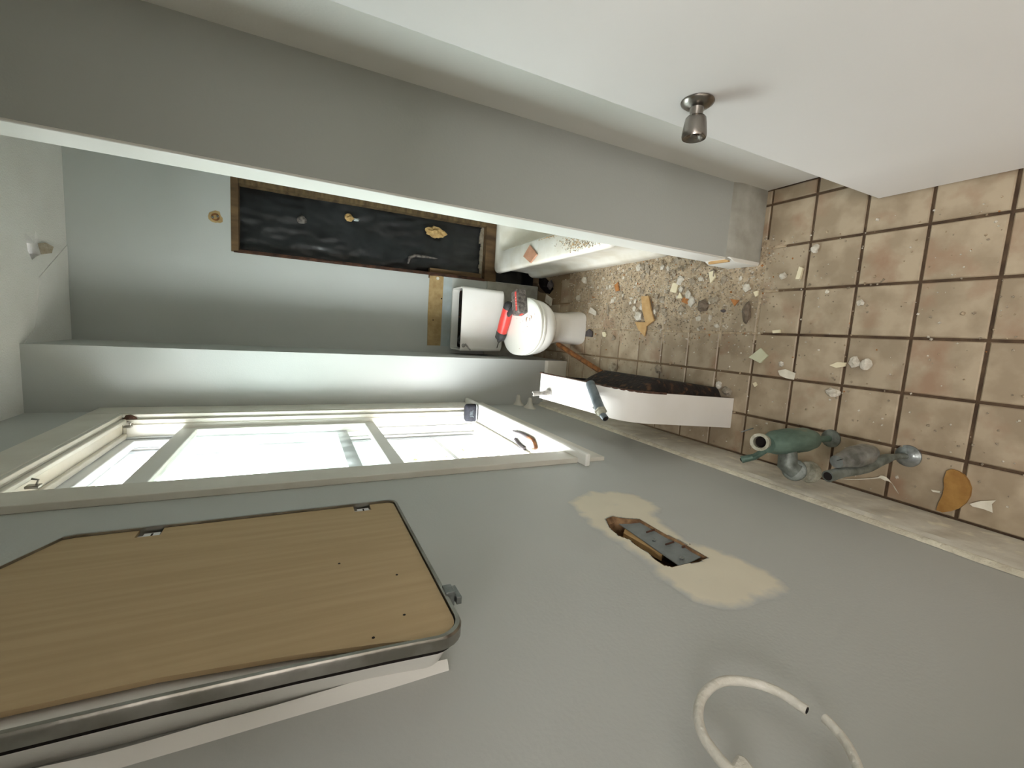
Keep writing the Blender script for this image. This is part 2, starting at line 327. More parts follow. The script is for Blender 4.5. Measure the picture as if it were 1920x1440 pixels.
pe = MB(); pe.prism([Vector((x, PY0-.0145, z)) for x, z in [(PX+.006, 0), (PX-.010, 0), (PX-.010, .150), (PX+.006, .182)]], (0, .125, 0))
struct(obj('baseboard_partition_end', pe, m_white, bevel=.002))
pe = MB().box((PX-.0105, PY0+.0, .160), (PX+.004, PY1-.012, .1705)); struct(obj('trim_6', pe, m_tan))
struct(obj('baseboard_chase', MB().box((XL, YC-.014, 0), (XK, YC, .150)).prism([Vector((XL, y, z)) for y, z in [(YC-.014, .150), (YC-.010, .162), (YC-.004, .168), (YC, .168), (YC, .15)]], (XK-XL, 0, 0)), m_trim))
# plaster patch round the recess: a feathered skim coat on the wall
def skim(name, px, mat_in, mat_out, parent, X, hole2=None, seed=1):
    pts = densify([(p.y, p.z) for p in [on(x, y, 0, X) for x, y in px]], 5, .004, seed)
    cx = sum(p[0] for p in pts)/len(pts); cz = sum(p[1] for p in pts)/len(pts)
    return pts
pp = [(1062, 940), (1100, 920), (1150, 920), (1185, 924), (1225, 940), (1248, 955), (1236, 968), (1262, 990), (1300, 1016), (1330, 1022), (1360, 1034), (1395, 1045), (1430, 1062), (1470, 1086), (1488, 1108), (1470, 1122), (1432, 1130), (1400, 1146), (1360, 1148), (1300, 1132), (1255, 1100), (1225, 1082), (1212, 1060), (1180, 1036), (1140, 1010), (1108, 992), (1082, 966)]
pts = skim('x', pp, 0, 0, wl, XL)
def patch_material():
    mt = bpy.data.materials.new('feathered_plaster_skim'); mt.use_nodes = True; nt = mt.node_tree; N = nt.nodes; L = nt.links; b = N['Principled BSDF']; b.inputs['Roughness'].default_value = .75
    at = N.new('ShaderNodeAttribute'); at.attribute_name = 'skim'; tc = N.new('ShaderNodeTexCoord'); n = N.new('ShaderNodeTexNoise'); n.inputs['Scale'].default_value = 26; n.inputs['Detail'].default_value = 6; L.new(tc.outputs['Object'], n.inputs[0])
    ad = N.new('ShaderNodeMath'); ad.operation = 'ADD'; L.new(at.outputs['Fac'], ad.inputs[0]); L.new(n.outputs[0], ad.inputs[1])
    mr = N.new('ShaderNodeMapRange'); mr.inputs[1].default_value = .60; mr.inputs[2].default_value = 1.12; L.new(ad.outputs[0], mr.inputs[0])
    mx = N.new('ShaderNodeMix'); mx.data_type = 'RGBA'; mx.inputs[6].default_value = lin(*GREY); mx.inputs[7].default_value = lin(222, 214, 194); L.new(mr.outputs[0], mx.inputs[0])
    n2 = N.new('ShaderNodeTexNoise'); n2.inputs['Scale'].default_value = 9; L.new(tc.outputs['Object'], n2.inputs[0]); m3 = N.new('ShaderNodeMapRange'); m3.inputs[3].default_value = .9; m3.inputs[4].default_value = 1.06; L.new(n2.outputs[0], m3.inputs[0])
    hs = N.new('ShaderNodeHueSaturation'); L.new(mx.outputs[2], hs.inputs['Color']); L.new(m3.outputs[0], hs.inputs['Value']); L.new(hs.outputs[0], b.inputs['Base Color']); return mt
m_skim = patch_material()
def inside(p, poly):
    c = False
    for i in range(len(poly)):
        a, b = poly[i], poly[i-1]
        if (a[1] > p[1]) != (b[1] > p[1]) and p[0] < (b[0]-a[0])*(p[1]-a[1])/(b[1]-a[1])+a[0]: c = not c
    return c
def pdist(p, poly):
    best = 9
    for i in range(len(poly)):
        a, b = poly[i], poly[i-1]; dx, dy = b[0]-a[0], b[1]-a[1]; t = max(0, min(1, ((p[0]-a[0])*dx+(p[1]-a[1])*dy)/(dx*dx+dy*dy+1e-12)))
        best = min(best, math.hypot(p[0]-a[0]-t*dx, p[1]-a[1]-t*dy))
    return best
def skim_mesh(name, outer, inner, parent, st=.005):
    ys_ = [p[0] for p in outer]; zs_ = [p[1] for p in outer]; idx = {}; vs = []; w = []; fs = []
    ny, nz = int((max(ys_)-min(ys_))/st)+1, int((max(zs_)-min(zs_))/st)+1
    for j in range(nz+1):
        for i in range(ny+1):
            p = (min(ys_)+i*st, min(zs_)+j*st)
            if inside(p, outer) and not inside(p, inner):
                t = min(1, pdist(p, outer)/.035); idx[(i, j)] = len(vs); vs.append(Vector((XL+.0003+.0014*t, p[0], p[1]))); w.append(t*.75)
    for j in range(nz):
        for i in range(ny):
            q = [(i, j), (i+1, j), (i+1, j+1), (i, j+1)]
            if all(t in idx for t in q): fs.append([idx[t] for t in q])
    me = bpy.data.meshes.new(name); org = ORG[parent.name]; me.from_pydata([v-org for v in vs], [], fs); me.materials.append(m_skim)
    at = me.attributes.new('skim', 'FLOAT', 'POINT'); at.data.foreach_set('value', w)
    o = bpy.data.objects.new(name, me); COL.objects.link(o); o.parent = parent; ORG[o.name] = org
    for p in me.polygons: p.use_smooth = True
    return o
skim_mesh('plaster_skim', pts, vent, wl)
vb = MB().box((XL-.055, .50, .84), (XL-.05, .92, 1.10)); obj('recess_back', vb, m_lath, wl)
vr = MB()   # broken plaster sides of the recess
for i in range(len(vent)):
    a = vent[i]; b = vent[(i+1) % len(vent)]; cy = sum(p[0] for p in vent)/len(vent); cz = sum(p[1] for p in vent)/len(vent)
    for f0, f1, x0, x1 in [(1.0, .93, XL+.0015, XL-.012), (.93, .90, XL-.012, XL-.05)]:
        vr.add([(x0, cy+(a[0]-cy)*f0, cz+(a[1]-cz)*f0), (x0, cy+(b[0]-cy)*f0, cz+(b[1]-cz)*f0), (x1, cy+(b[0]-cy)*f1, cz+(b[1]-cz)*f1), (x1, cy+(a[0]-cy)*f1, cz+(a[1]-cz)*f1)], [(0, 1, 2, 3)])
obj('broken_plaster_edge', vr, m_lath, wl, smooth=10)
# grey metal plate left in the recess
vt = thing('wall_plate', on(1240, 1020, 0, XL), 'grey painted metal plate with bent tabs left in the broken wall recess', 'metal plate')
q = [on(x, y, 0, XL-.006) for x, y in [(1160, 977), (1199, 974), (1318, 1044), (1280, 1056), (1272, 1054)]]
q = [Vector((XL-.004 if i in (1, 2) else XL-.012, p.y, p.z)) for i, p in enumerate(q)]
obj('plate', MB().prism(q, (-.002, 0, 0)), m_plate, vt)
for x, y in [(1221, 997), (1257, 1020), (1288, 1025)]:
    a = on(x-9, y+1, 0, XL-.004); b = on(x+6, y-1, 0, XL-.004); obj('tab', MB().tube([a, b+Vector((.004, 0, 0))], .0022, 6), m_studr, vt)
for x, y in [(1226, 1013), (1278, 1047)]: obj('screw', MB().lathe(on(x, y, 0, XL-.008), (1, 0, 0), [(0, .005), (.002, .005), (.003, .002)], 8), m_steel, vt)
q = [on(x, y, 0, XL-.03) for x, y in [(1172, 998), (1246, 1040), (1240, 1052), (1168, 1010)]]
tag(obj('wood_strip', MB().prism(q, (.015, 0, 0)), m_tan), 'bare tan wooden strip inside the broken wall recess', 'wood strip')
# ------------------------------------------------------------------ recess in the back wall
nb = holder('recess_frame', (.59, YB, .43)) ; nb.name = 'trim_7'; ORG['trim_7'] = Vector((.59, YB, .43))
def npart(name, a, b, mt): return obj(name, MB().box(a, b), mt, nb, bevel=.002)
npart('top_jamb', (.374, YB-.003, 2.012), (.84, YB+.098, 2.05), m_stud)
npart('bottom_plate', (.372, YB-.006, .362), (.84, YB+.098, .455), m_stud)
npart('right_stud', (.765, YB+.0, .455), (.81, YB+.098, 2.012), m_stud2)
npart('left_stud', (.350, YB+.002, .455), (.391, YB+.098, 2.012), m_studr)
npart('wood_block', (.388, YB+.03, .47), (.425, YB+.09, .86), m_stud)
jag = MB(); random.seed(11)
for k in range(26):
    z = .45+k*.061; jag.box((.370, YB-.003, z), (.379+random.uniform(0, .005), YB+.008, z+.062))
obj('ragged_wallboard_edge', jag, m_studr, nb)
jag = MB()
for k in range(16):
    x = .39+k*.026; jag.box((x, YB+.05, .452), (x+.027, YB+.075, .462+random.uniform(0, .02)))
obj('torn_wallboard_edge', jag, m_stone, nb)
# wrinkled plastic
sh = MB(); nx, nz = 34, 90; vs = []
for k in range(nz+1):
    for i in range(nx+1):
        x = .385+i/nx*.42; z = .0+k/nz*2.02
        d = .014*noise.noise(Vector((x*7, 0, z*2.2)))+.012*abs(noise.noise(Vector((x*16+z*3, 3, z*5))))+.006*noise.noise(Vector((x*30, 8, z*24)))
        vs.append(Vector((x, YB+.078-d, z)))
sh.add(vs, [(k*(nx+1)+i, k*(nx+1)+i+1, (k+1)*(nx+1)+i+1, (k+1)*(nx+1)+i) for k in range(nz) for i in range(nx)])
ps = tag(obj('plastic_sheet', sh, m_blackpl, smooth=80), 'wrinkled black plastic sheet filling the recess behind the bathtub', 'plastic sheet')
cr = [on(x, y, 1, YB+.035) for x, y in [(765, 494), (768, 483), (778, 479), (800, 482), (820, 485)]]
obj('curled_fold', MB().tube(cr, [.006, .012, .012, .008, .003], 10), m_dusty, ps)
def lump(p, r, mat, name, sq=(1, 1, .7), seed=0, sub=2, rough=.35, parent=None):
    bm = bmesh.new(); bmesh.ops.create_icosphere(bm, subdivisions=sub, radius=1); bm.verts.ensure_lookup_table()
    vs = []
    for v in bm.verts:
        d = 1+rough*noise.noise(v.co*1.6+Vector((seed*7.3, seed*3.1, 0)))+rough*.4*noise.noise(v.co*4+Vector((seed, 0, 9)))
        vs.append(Vector(p)+Vector((v.co.x*sq[0], v.co.y*sq[1], v.co.z*sq[2]))*r*d)
    bm.verts.index_update(); fs = [tuple(v.index for v in f.verts) for f in bm.faces]; bm.free()
    return obj(name, MB().add(vs, fs), mat, parent, smooth=14)
lump(on(817, 436, 1, YB+.045), .046, m_foam, 'foam_blob', (.75, .8, 1.35), 3, 3, .6, ps)
lump(on(655, 408, 1, YB+.055), .030, m_foam, 'foam_blob', (.8, .8, .9), 5, 2, .6, ps)
lump(on(668, 412, 1, YB+.055), .016, m_blue, 'foam_blob', (.6, .8, 1.3), 6, 2, .6, ps)
lump(on(566, 412, 1, YB+.058), .030, m_dusty, 'dust_smudge', (.8, .4, .9), 8, 2, .5, ps)
# shower pipe stub hole above the recess
w0 = on(404, 407, 1, YB)
rh = thing('shower_pipe_stub', w0, 'brown ringed hole with small metal studs in the wall above the recess', 'pipe stub')
lump(w0+Vector((0, -.001, 0)), .036, m_glue, 'torn_paper_patch', (1, .06, 1), 4, 2, .5, rh)
obj('dark_ring', MB().lathe(w0, (0, -1, 0), [(0, .022), (.004, .021), (.004, .012), (.001, .012)], 16), m_wood, rh)
for dx, dz in ((.004, -.012), (-.004, .012)): obj('stud', MB().lathe(w0+Vector((dx, 0, dz)), (0, -1, 0), [(0, .006), (.012, .006), (.015, .003)], 10), m_steel, rh)
# ------------------------------------------------------------------ window
win = holder('window_1', (XL, 1.94, WZ0))
def wp(name, a, b, mt=m_trim, bv=.002, par=None): return obj(name, MB().box(a, b), mt, par or win, bevel=bv)
XO = XL-.19
wp('casing', (XL, WY0-.115, WZ0), (XC, WY0-.012, WZ1+.125)); wp('casing', (XL, WY1+.012, WZ0), (XC, YC-.002, WZ1+.125)); wp('casing', (XL, WY0-.012, WZ1+.012), (XC-.001, WY1+.012, WZ1+.125))
wp('casing_bead', (XL, WY0-.012, WZ0), (XC-.006, WY0, WZ1)); wp('casing_bead', (XL, WY1, WZ0), (XC-.004, WY1+.012, WZ1)); wp('casing_bead', (XL, WY0-.012, WZ1), (XC-.004, WY1+.012, WZ1+.012))
wp('jamb', (XO, WY0-.02, WZ0), (XL, WY0, WZ1)); wp('jamb', (XO, WY1, WZ0), (XL, WY1+.02, WZ1)); wp('head_jamb', (XO, WY0, WZ1), (XL, WY1, WZ1+.02))
for s, y in ((1, WY0), (-1, WY1)):
    wp('stop', (XL-.022, y, WZ0), (XL-.006, y+s*.014, WZ1-.014), m_trim)
    wp('track', (XL-.085, y, WZ0), (XL-.030, y+s*.006, WZ1-.014), m_white)
    wp('parting_bead', (XL-.092, y, WZ0), (XL-.084, y+s*.016, WZ1-.014), m_vinyl)
    wp('track', (XL-.128, y, WZ0), (XL-.100, y+s*.006, WZ1), m_white)
    wp('blind_stop', (XL-.140, y, WZ0), (XL-.130, y+s*.020, WZ1-.014), m_vinyl)
    wp('storm_track', (XL-.176, y, WZ0), (XL-.148, y+s*.030, WZ1), m_vinyl)
wp('stop', (XL-.022, WY0, WZ1-.016), (XL-.004, WY1, WZ1), m_trim, .004); wp('parting_bead', (XL-.092, WY0, WZ1-.016), (XL-.07, WY1, WZ1), m_trim, .004)
# stool, apron, sill
sp = [(XL-.062, WY0), (XL-.062, WY1), (XL, WY1), (XL, YC-.002), (XC+.028, YC-.002), (XC+.028, WY0-.165), (XL, WY0-.165), (XL, WY0)]
obj('window_stool', MB().prism([Vector((x, y, WZ0-.022)) for x, y in sp], (0, 0, .022)), m_white, win, bevel=.006)
wp('apron_board', (XL, WY0-.115, WZ0-.125), (XC-.004, YC-.002, WZ0-.0225), m_trim)
wp('sill_stop', (XL-.090, WY0, WZ0-.02), (XL-.062, WY1, WZ0+.012), m_trim)
obj('outer_sill', MB().prism([Vector((x, WY0-.02, z)) for x, z in [(XL-.09, WZ0-.02), (XL-.09, WZ0+.004), (XO-.05, WZ0-.03), (XO-.05, WZ0-.05)]], (0, WY1-WY0+.04, 0)), m_white, win)
wp('weight_socket', (XC+.0, WY0-.10, WZ0-.05), (XC+.014, WY0-.075, WZ0-.022), m_white)
def sash(name, x0, x1, z0, z1, top, bot, stile, glass, mt=m_white, y0=WY0+.008, y1=WY1-.008):
    s = MB()
    s.box((x0, y0, z0), (x1, y0+stile, z1)); s.box((x0, y1-stile, z0), (x1, y1, z1)); s.box((x0, y0+stile, z1-top), (x1, y1-stile, z1)); s.box((x0, y0+stile, z0), (x1, y1-stile, z0+bot))
    o = obj(name, s, mt, win, bevel=.003)
    xm = (x0+x1)/2; obj('pane', MB().box((xm-.0015, y0+stile-.004, z0+bot-.004), (xm+.0015, y1-stile+.004, z1-top+.004)), glass, o)
    return o
sash('raised_sash', XL-.084, XL-.050, 1.325, 2.175, .060, .050, .036, m_pane2)
sash('upper_sash', XL-.128, XL-.094, 1.46, WZ1, .05, .055, .036, m_pane, m_vinyl)
sf = sash('storm_window', XL-.172, XL-.152, WZ0+.02, WZ1, .03, .025, .035, m_pane, m_vinyl)
wp('storm_rail', (XL-.174, WY0+.03, .985), (XL-.150, WY1-.03, 1.008), m_vinyl, .002, sf)
wp('storm_rail', (XL-.174, WY0+.03, 1.44), (XL-.150, WY1-.03, 1.475), m_vinyl, .002, sf)
lump(on(245, 786, 1, WY1-.004), .022, m_studr, 'rotted_corner', (.9, .35, 1.3), 2, 2, .6, win)
# curtain rod brackets and catch
for (x, y, xx, lab) in [(232, 806, XL-.03, 'small shiny metal curtain bracket at the far top corner of the window'), (48, 904, XL-.03, 'small shiny metal curtain bracket at the near top corner of the window')]:
    p = on(x, y, 2, WZ1-.016); p.x = XL-.03; p = Vector((p.x, min(max(p.y, WY0+.05), WY1-.03), WZ1-.016))
    b = thing('curtain_bracket', p, lab, 'bracket'); obj('bracket_plate', MB().box(p+Vector((-.004, -.012, -.03)), p+Vector((.004, .012, 0))), m_chrome, b, bevel=.002)
    obj('hook', MB().tube([p+Vector((.0, 0, -.02)), p+Vector((.018, 0, -.026)), p+Vector((.022, 0, -.012))], .003, 8), m_chrome, b)
# ------------------------------------------------------------------ outdoors
gd = obj('yard_ground', MB().box((-9, -3, -1.45), (XO-.02, 16, -1.4)), m_dust); struct(gd); gd.name = 'floor_yard'
nh = thing('neighbouring_house', (-3.6, 6, -1.4), 'pale mint house with upright board siding beyond the window', 'house')
obj('wall', MB().box((-3.9, -1, -1.4), (-3.64, 14, 2.3)), m_siding, nh)
pr = MB().box((-3.64, -1, -1.4), (-3.60, -.62, 2.3)); b0 = obj('siding_board', pr, m_siding, nh, bevel=.004)
for k in range(1, 36):
    c = b0.copy(); COL.objects.link(c); c.parent = nh; c.location = (0, k*.42, 0)
obj('window', MB().box((-3.6, 4.1, .4), (-3.57, 5.2, 1.9)), m_galv, nh)
dk = thing('wooden_deck', (-2.2, 5, -1.4), 'brown wooden deck seen low through the window', 'deck')
obj('deck_frame', MB().box((-3.5, 2.2, -1.4), (-1.2, 6.6, -1.02)), m_stud, dk)
b0 = obj('deck_board', MB().box((-3.5, 2.2, -1.02), (-3.37, 6.6, -.99)), m_deck, dk)
for k in range(1, 16):
    c = b0.copy(); COL.objects.link(c); c.parent = dk; c.location = (k*.145, 0, 0)
sb = thing('flowering_shrub', (-3.0, 7.6, -1), 'yellow flowering shrub beside the pale house outside', 'shrub'); lf = MB(); random.seed(9)
for k in range(500):
    a = Vector((max(-3.45, random.gauss(-2.9, .25)), max(6.75, random.gauss(7.5, .4)), random.uniform(-1.3, -.1))); u = Vector((random.uniform(-1, 1), random.uniform(-1, 1), random.uniform(-1, 1))).normalized()*.06; w = u.orthogonal().normalized()*.035
    lf.add([a-u, a+w, a+u, a-w], [(0, 1, 2, 3)])
f = obj('foliage', lf, m_leaf, sb); f['kind'] = 'stuff'; obj('stem', MB().tube([(-2.9, 7.4, -1.4), (-2.9, 7.4, -.3)], .03, 8), m_wood, sb)
cb = thing('storage_bin', (-1.45, 3.6, -.985), 'mint green storage bin outside below the window', 'bin')
obj('body', MB().box((-1.7, 2.95, -.985), (-1.25, 4.6, -.56)), m_mintout, cb, bevel=.03); obj('lid', MB().box((-1.74, 2.9, -.56), (-1.21, 4.65, -.50)), m_mintout, cb, bevel=.02)
ring = [(-1.55+.0*k, 0, 0) for k in range(2)]
tp = [Vector((-1.45, 4.0, -.495))+Vector((.2*math.cos(a), .5*math.sin(a), .0)) for a in [k*math.pi/10-.3 for k in range(12)]]
ar = MB(); ar.loft([[p, p+Vector((0, 0, .02)), p+Vector((.14, .1, .02)), p+Vector((.14, .1, 0))] for p in tp])
tag(obj('plastic_hoop', ar, m_vinyl), 'curved white plastic band lying outside on the mint bin', 'plastic band')
# ------------------------------------------------------------------ door
dr = holder('door_1', (.5, .05, .02))
obj('leaf', MB().box((.5, .055, .026), (.536, .817, 2.05)), m_door, dr, bevel=.003)
kc = on(1308, 190, 0, .5)
kb = tag(obj('door_knob', MB().lathe(kc, (-1, 0, 0), [(-.001, .0325), (.002, .0335), (.005, .032), (.011, .024), (.014, .0145), (.028, .0125), (.030, .0125)], 36), m_nickel), 'x', 'x'); 
for k_ in ('label', 'category'): del kb[k_]
kb.parent = dr; kb.location = kb.location-ORG['door_1']; kb.name = 'rose'
o = obj('knob', MB().lathe(kc, (-1, 0, 0), [(.029, .013), (.031, .018), (.034, .0205), (.045, .0225), (.062, .0245), (.069, .0248), (.073, .0235), (.073, .021), (.068, .012), (.066, .009), (.066, .002)], 36), m_nickel, dr)
obj('keyhole_plug', MB().lathe(kc, (-1, 0, 0), [(.060, .0075), (.070, .007), (.071, .003)], 16), m_chrome, o)
# ------------------------------------------------------------------ medicine cabinet
XF = XL+.085
def cab(x, y, dx=0.): p = on(x, y, 0, XF); return Vector((XF+dx, p.y, p.z))
far = [(712, 938), (738, 939), (748, 947), (757, 962)]
near = [(838, 1112), (846, 1142), (855, 1172), (856, 1188), (848, 1196), (833, 1202)]
# outline in the cabinet's plane, Y and Z
ol = [(1.043, 2.045), (1.050, 2.02), (1.050, 1.53), (1.044, 1.512), (1.030, 1.503), (.55, 1.507), (.534, 1.513), (.527, 1.53), (.535, 2.27), (.60, 2.30), (.80, 2.30), (.86, 2.27)]
yf, yn, zb = .970, .492, 1.497
def outline(d, inset=0., notch=None):
    f, n, b, t = yf-d, yn+d+inset, zb+d, 2.28-d; o = []
    def arc(cy, cz, a0, a1, r, k=6): return [(cy+r*math.cos(a0+(a1-a0)*i/k), cz+r*math.sin(a0+(a1-a0)*i/k)) for i in range(k+1)]
    R1, R2 = .036-d*.5, .020-d*.5
    o += arc(n+R1, b+R1, math.radians(180), math.radians(270), R1); o += arc(f-R2, b+R2, math.radians(270), math.radians(360), R2)
    for (z0, z1, dep) in notch or []: o += [(f, z0), (f-dep, z0), (f-dep, z1), (f, z1)]
    o += [(f, 2.040), (f-.004, 2.056), (f-.095, 2.098), (f-.26, t), (n+.05, t), (n+.024, t-.04), (n+.022, b+.45), (n+.019, b+.33), (n+.013, b+.2), (n+.006, b+.1)]
    return o
def ring3(o, x): return [Vector((x, y, z)) for y, z in o]
mc = thing('medicine_cabinet', (XL, .8, zb), 'wall cabinet with tan hardboard front in a rounded chrome rim', 'medicine cabinet')
O0, O1 = outline(0), outline(.007)
obj('cabinet_body', MB().loft([ring3(outline(.012, .040), XL+.001), ring3(outline(.004, .006), XF-.016)]), m_wallwhite, mc)
rm = MB(); rm.loft([ring3(O0, XF-.017), ring3(O0, XF-.003), ring3(outline(.002), XF), ring3(O1, XF), ring3(O1, XF-.020)], cap=False); rm.cur = 0
obj('chrome_rim', rm, m_chrome, mc)
obj('backing', MB().loft([ring3(O1, XF-.026), ring3(O1, XF-.022)]), m_dark, mc)
# hardboard, bowed away from the rim on the near side, two notches on the far side
hb = []
NZ = [(1.556, 1.590, .030), (1.918, 1.954, .030)]
for (y, z) in outline(.0085, 0, NZ):
    if y < yn+.034 and z > zb+.05: y += .003+.026*min(1, max(0, (z-zb-.05)/.25))
    hb.append((y, z))
hp = plate(hb, [], 0, XF-.010, XF-.004)
obj('hardboard_panel', hp, m_card, mc)
n1 = [(yf-.024, 1.573)]*4; n2 = [(yf-.024, 1.936)]*4
for nn in (n1, n2):
    cy = sum(p[0] for p in nn)/4; cz = sum(p[1] for p in nn)/4
    obj('slot_plate', MB().box((XF-.012, cy-.008, cz-.014), (XF-.009, cy+.010, cz+.010)), m_vinyl, mc); obj('slot', MB().box((XF-.0092, cy-.006, cz-.004), (XF-.0086, cy+.007, cz-.001)), m_dark, mc)
for x, y in [(744, 1078), (758, 1153), (700, 1196), (636, 1057)]: obj('pin_hole', MB().lathe(on(x, y, 0, XF-.0042), (1, 0, 0), [(0, .0022), (.0006, .002)], 8), m_dark, mc)
cl = Vector((XF, .590, zb)); cp = obj('mirror_clip', MB().box(cl+Vector((-.02, -.012, -.010)), cl+Vector((.003, .010, .004))).box(cl+Vector((-.014, -.02, -.018)), cl+Vector((-.002, .012, -.010))), m_steel, mc, bevel=.001)
# strip of torn paint along the cabinet's near side
yc0 = yn
tn = MB(); rg = []
for k in range(40):
    z = zb+.01+k*.019; w = .010+.010*max(0, noise.noise(Vector((z*9, 2, 0)))+.4)
    rg.append([Vector((XL, yn+.053, z)), Vector((XL+w, yn+.0515, z)), Vector((XL+w*.7, yn+.047, z)), Vector((XL, yn+.044-w*.25, z))])
obj('old_caulk', tn.loft(rg), m_wallwhite, mc, smooth=70)
# ------------------------------------------------------------------ broken towel ring
XT = XL+.035
def tr(x, y, d=0.): p = on(x, y, 0, XT+d); return p
def smoothpath(p, n=6):
    out = []
    for i in range(len(p)-1):
        a = p[max(i-1, 0)]; b = p[i]; c = p[i+1]; d = p[min(i+2, len(p)-1)]
        for k in range(n):
            t = k/n; out.append(.5*((2*b)+(c-a)*t+(2*a-5*b+4*c-d)*t*t+(3*b-a-3*c+d)*t**3))
    return out+[p[-1]]
p1 = smoothpath([tr(x, y) for x, y in [(1372, 1447), (1345, 1418), (1318, 1378), (1309, 1340), (1318, 1305), (1345, 1281), (1380, 1276), (1425, 1284), (1465, 1300), (1495, 1320), (1513, 1332)]])
p2 = smoothpath([tr(x, y) for x, y in [(1546, 1346), (1562, 1362), (1580, 1384), (1596, 1410), (1610, 1445), (1618, 1490), (1600, 1550)]])
tw = thing('towel_ring', tr(1390, 1460), 'broken white plastic towel ring hanging on the grey wall', 'towel ring')
obj('ring_piece', MB().tube(p1, [.0060]*(len(p1)), 12), m_white_plastic, tw); obj('ring_piece', MB().tube(p2, [.0055]*len(p2), 12), m_white_plastic, tw)
e = p1[-1]; dd = (p1[-1]-p1[-2]).normalized(); obj('hollow_end', MB().lathe(e, dd, [(0, .0042), (.0006, .004)], 10), m_dark, tw)
mp_ = [tr(x, y) for x, y in [(1366, 1444), (1380, 1417), (1398, 1424), (1420, 1452), (1440, 1500), (1380, 1500)]]
obj('mount', MB().prism([Vector((XL, p.y, p.z)) for p in mp_], (.04, 0, 0)), m_white_plastic, tw, bevel=.004)
# ------------------------------------------------------------------ toilet
tx, tz = .075, 0
to = thing('toilet', (.05, 2.5, 0), 'white porcelain toilet with closed lid and tank missing its cover', 'toilet')
def rrect(cx, cy, hx, hy, r, z, n=5):
    o = []
    for sx, sy, a0 in ((1, 1, 0), (-1, 1, 90), (-1, -1, 180), (1, -1, 270)):
        for k in range(n+1):
            a = math.radians(a0+90*k/n); o.append(Vector((cx+sx*(hx-r)+r*math.cos(a), cy+sy*(hy-r)+r*math.sin(a), z)))
    return o
ty0, ty1 = 2.83, 3.06; tcy = (ty0+ty1)/2; tcx, thx = .076, .218
tk = MB()
tk.loft([rrect(tcx, tcy, thx-.018, .10, .03, .392), rrect(tcx, tcy, thx-.006, .112, .028, .405), rrect(tcx, tcy, thx, .115, .026, .70), rrect(tcx, tcy, thx-.004, .111, .024, .708),
         rrect(tcx, tcy, thx-.014, .101, .018, .706), rrect(tcx, tcy, thx-.018, .097, .018, .43)], cap=False)
tk.add(rrect(tcx, tcy, thx-.018, .10, .03, .392), [tuple(range(24))]); tk.add(rrect(tcx, tcy, thx-.018, .097, .018, .43), [tuple(range(24))])
tank = obj('tank', tk, m_porc, to)
obj('tank_stain', MB().loft([rrect(tcx, tcy, thx-.0185, .0965, .018, .60), rrect(tcx, tcy, thx-.0185, .0965, .018, .66)], cap=False), m_rust, tank)
obj('fill_valve', MB().tube([(-.07, 2.97, .44), (-.07, 2.97, .68)], .014, 12), m_black, tank); obj('float_cup', MB().lathe((-.07, 2.97, .6), (0, 0, 1), [(0, .03), (.07, .03)], 16), m_black, tank)
obj('overflow_tube', MB().tube([(.08, 2.95, .44), (.08, 2.95, .66)], .012, 12), m_white_plastic, tank)
lv = on(870, 648, 1, ty0-.012); obj('flush_lever', MB().tube([lv, lv+Vector((.012, -.006, -.006)), lv+Vector((-.028, -.006, -.045))], [.007, .006, .005], 10), m_scale, tank)
obj('lever_base', MB().lathe(lv+Vector((0, .014, 0)), (0, -1, 0), [(0, .014), (.006, .013), (.009, .006)], 16), m_scale, tank)
def egg(cx, yb, yf, hw, z, n=36, sq=2.3):
    o = []; yw = yb-(yb-yf)*.45
    for k in range(n):
        a = 2*math.pi*k/n; c, s = math.cos(a), math.sin(a); e = 2/sq
        x = hw*abs(c)**e*(1 if c > 0 else -1); L_ = (yb-yw) if s > 0 else (yw-yf)
        ee = e*.8 if s > 0 else e*1.06
        o.append(Vector((cx+x, yw+L_*abs(s)**ee*(1 if s > 0 else -1), z)))
    return o
bx = .045
bowl = MB()
bowl.loft([egg(.058, 2.80, 2.395, .112, 0, sq=5), egg(.058, 2.80, 2.397, .110, .015, sq=5), egg(.056, 2.80, 2.41, .100, .10, sq=4.5), egg(.053, 2.80, 2.40, .102, .18, sq=4), egg(bx, 2.80, 2.36, .118, .24, sq=3), egg(bx, 2.80, 2.29, .150, .295), egg(bx, 2.80, 2.243, .170, .325), egg(bx, 2.80, 2.232, .177, .345), egg(bx, 2.80, 2.234, .179, .385), egg(bx, 2.80, 2.24, .175, .392)])
obj('bowl', bowl, m_porc, to, smooth=60)
st_ = MB(); st_.loft([egg(bx, 2.74, 2.24, .176, .3925), egg(bx, 2.745, 2.23, .183, .398), egg(bx, 2.745, 2.23, .183, .409), egg(bx, 2.74, 2.242, .176, .4135)]); obj('seat', st_, m_seat, to, smooth=50)
ld = MB(); ld.loft([egg(bx, 2.745, 2.244, .176, .4150), egg(bx, 2.75, 2.232, .184, .419), egg(bx, 2.75, 2.232, .184, .428), egg(bx, 2.748, 2.240, .178, .434), egg(bx, 2.735, 2.27, .158, .437), egg(bx, 2.72, 2.31, .126, .4372)]); lid = obj('lid', ld, m_seat, to, smooth=40)
for s_ in (-1, 1): obj('hinge', MB().lathe((bx+s_*.07-.02, 2.755, .422), (1, 0, 0), [(0, .012), (.04, .012)], 12), m_seat, to)
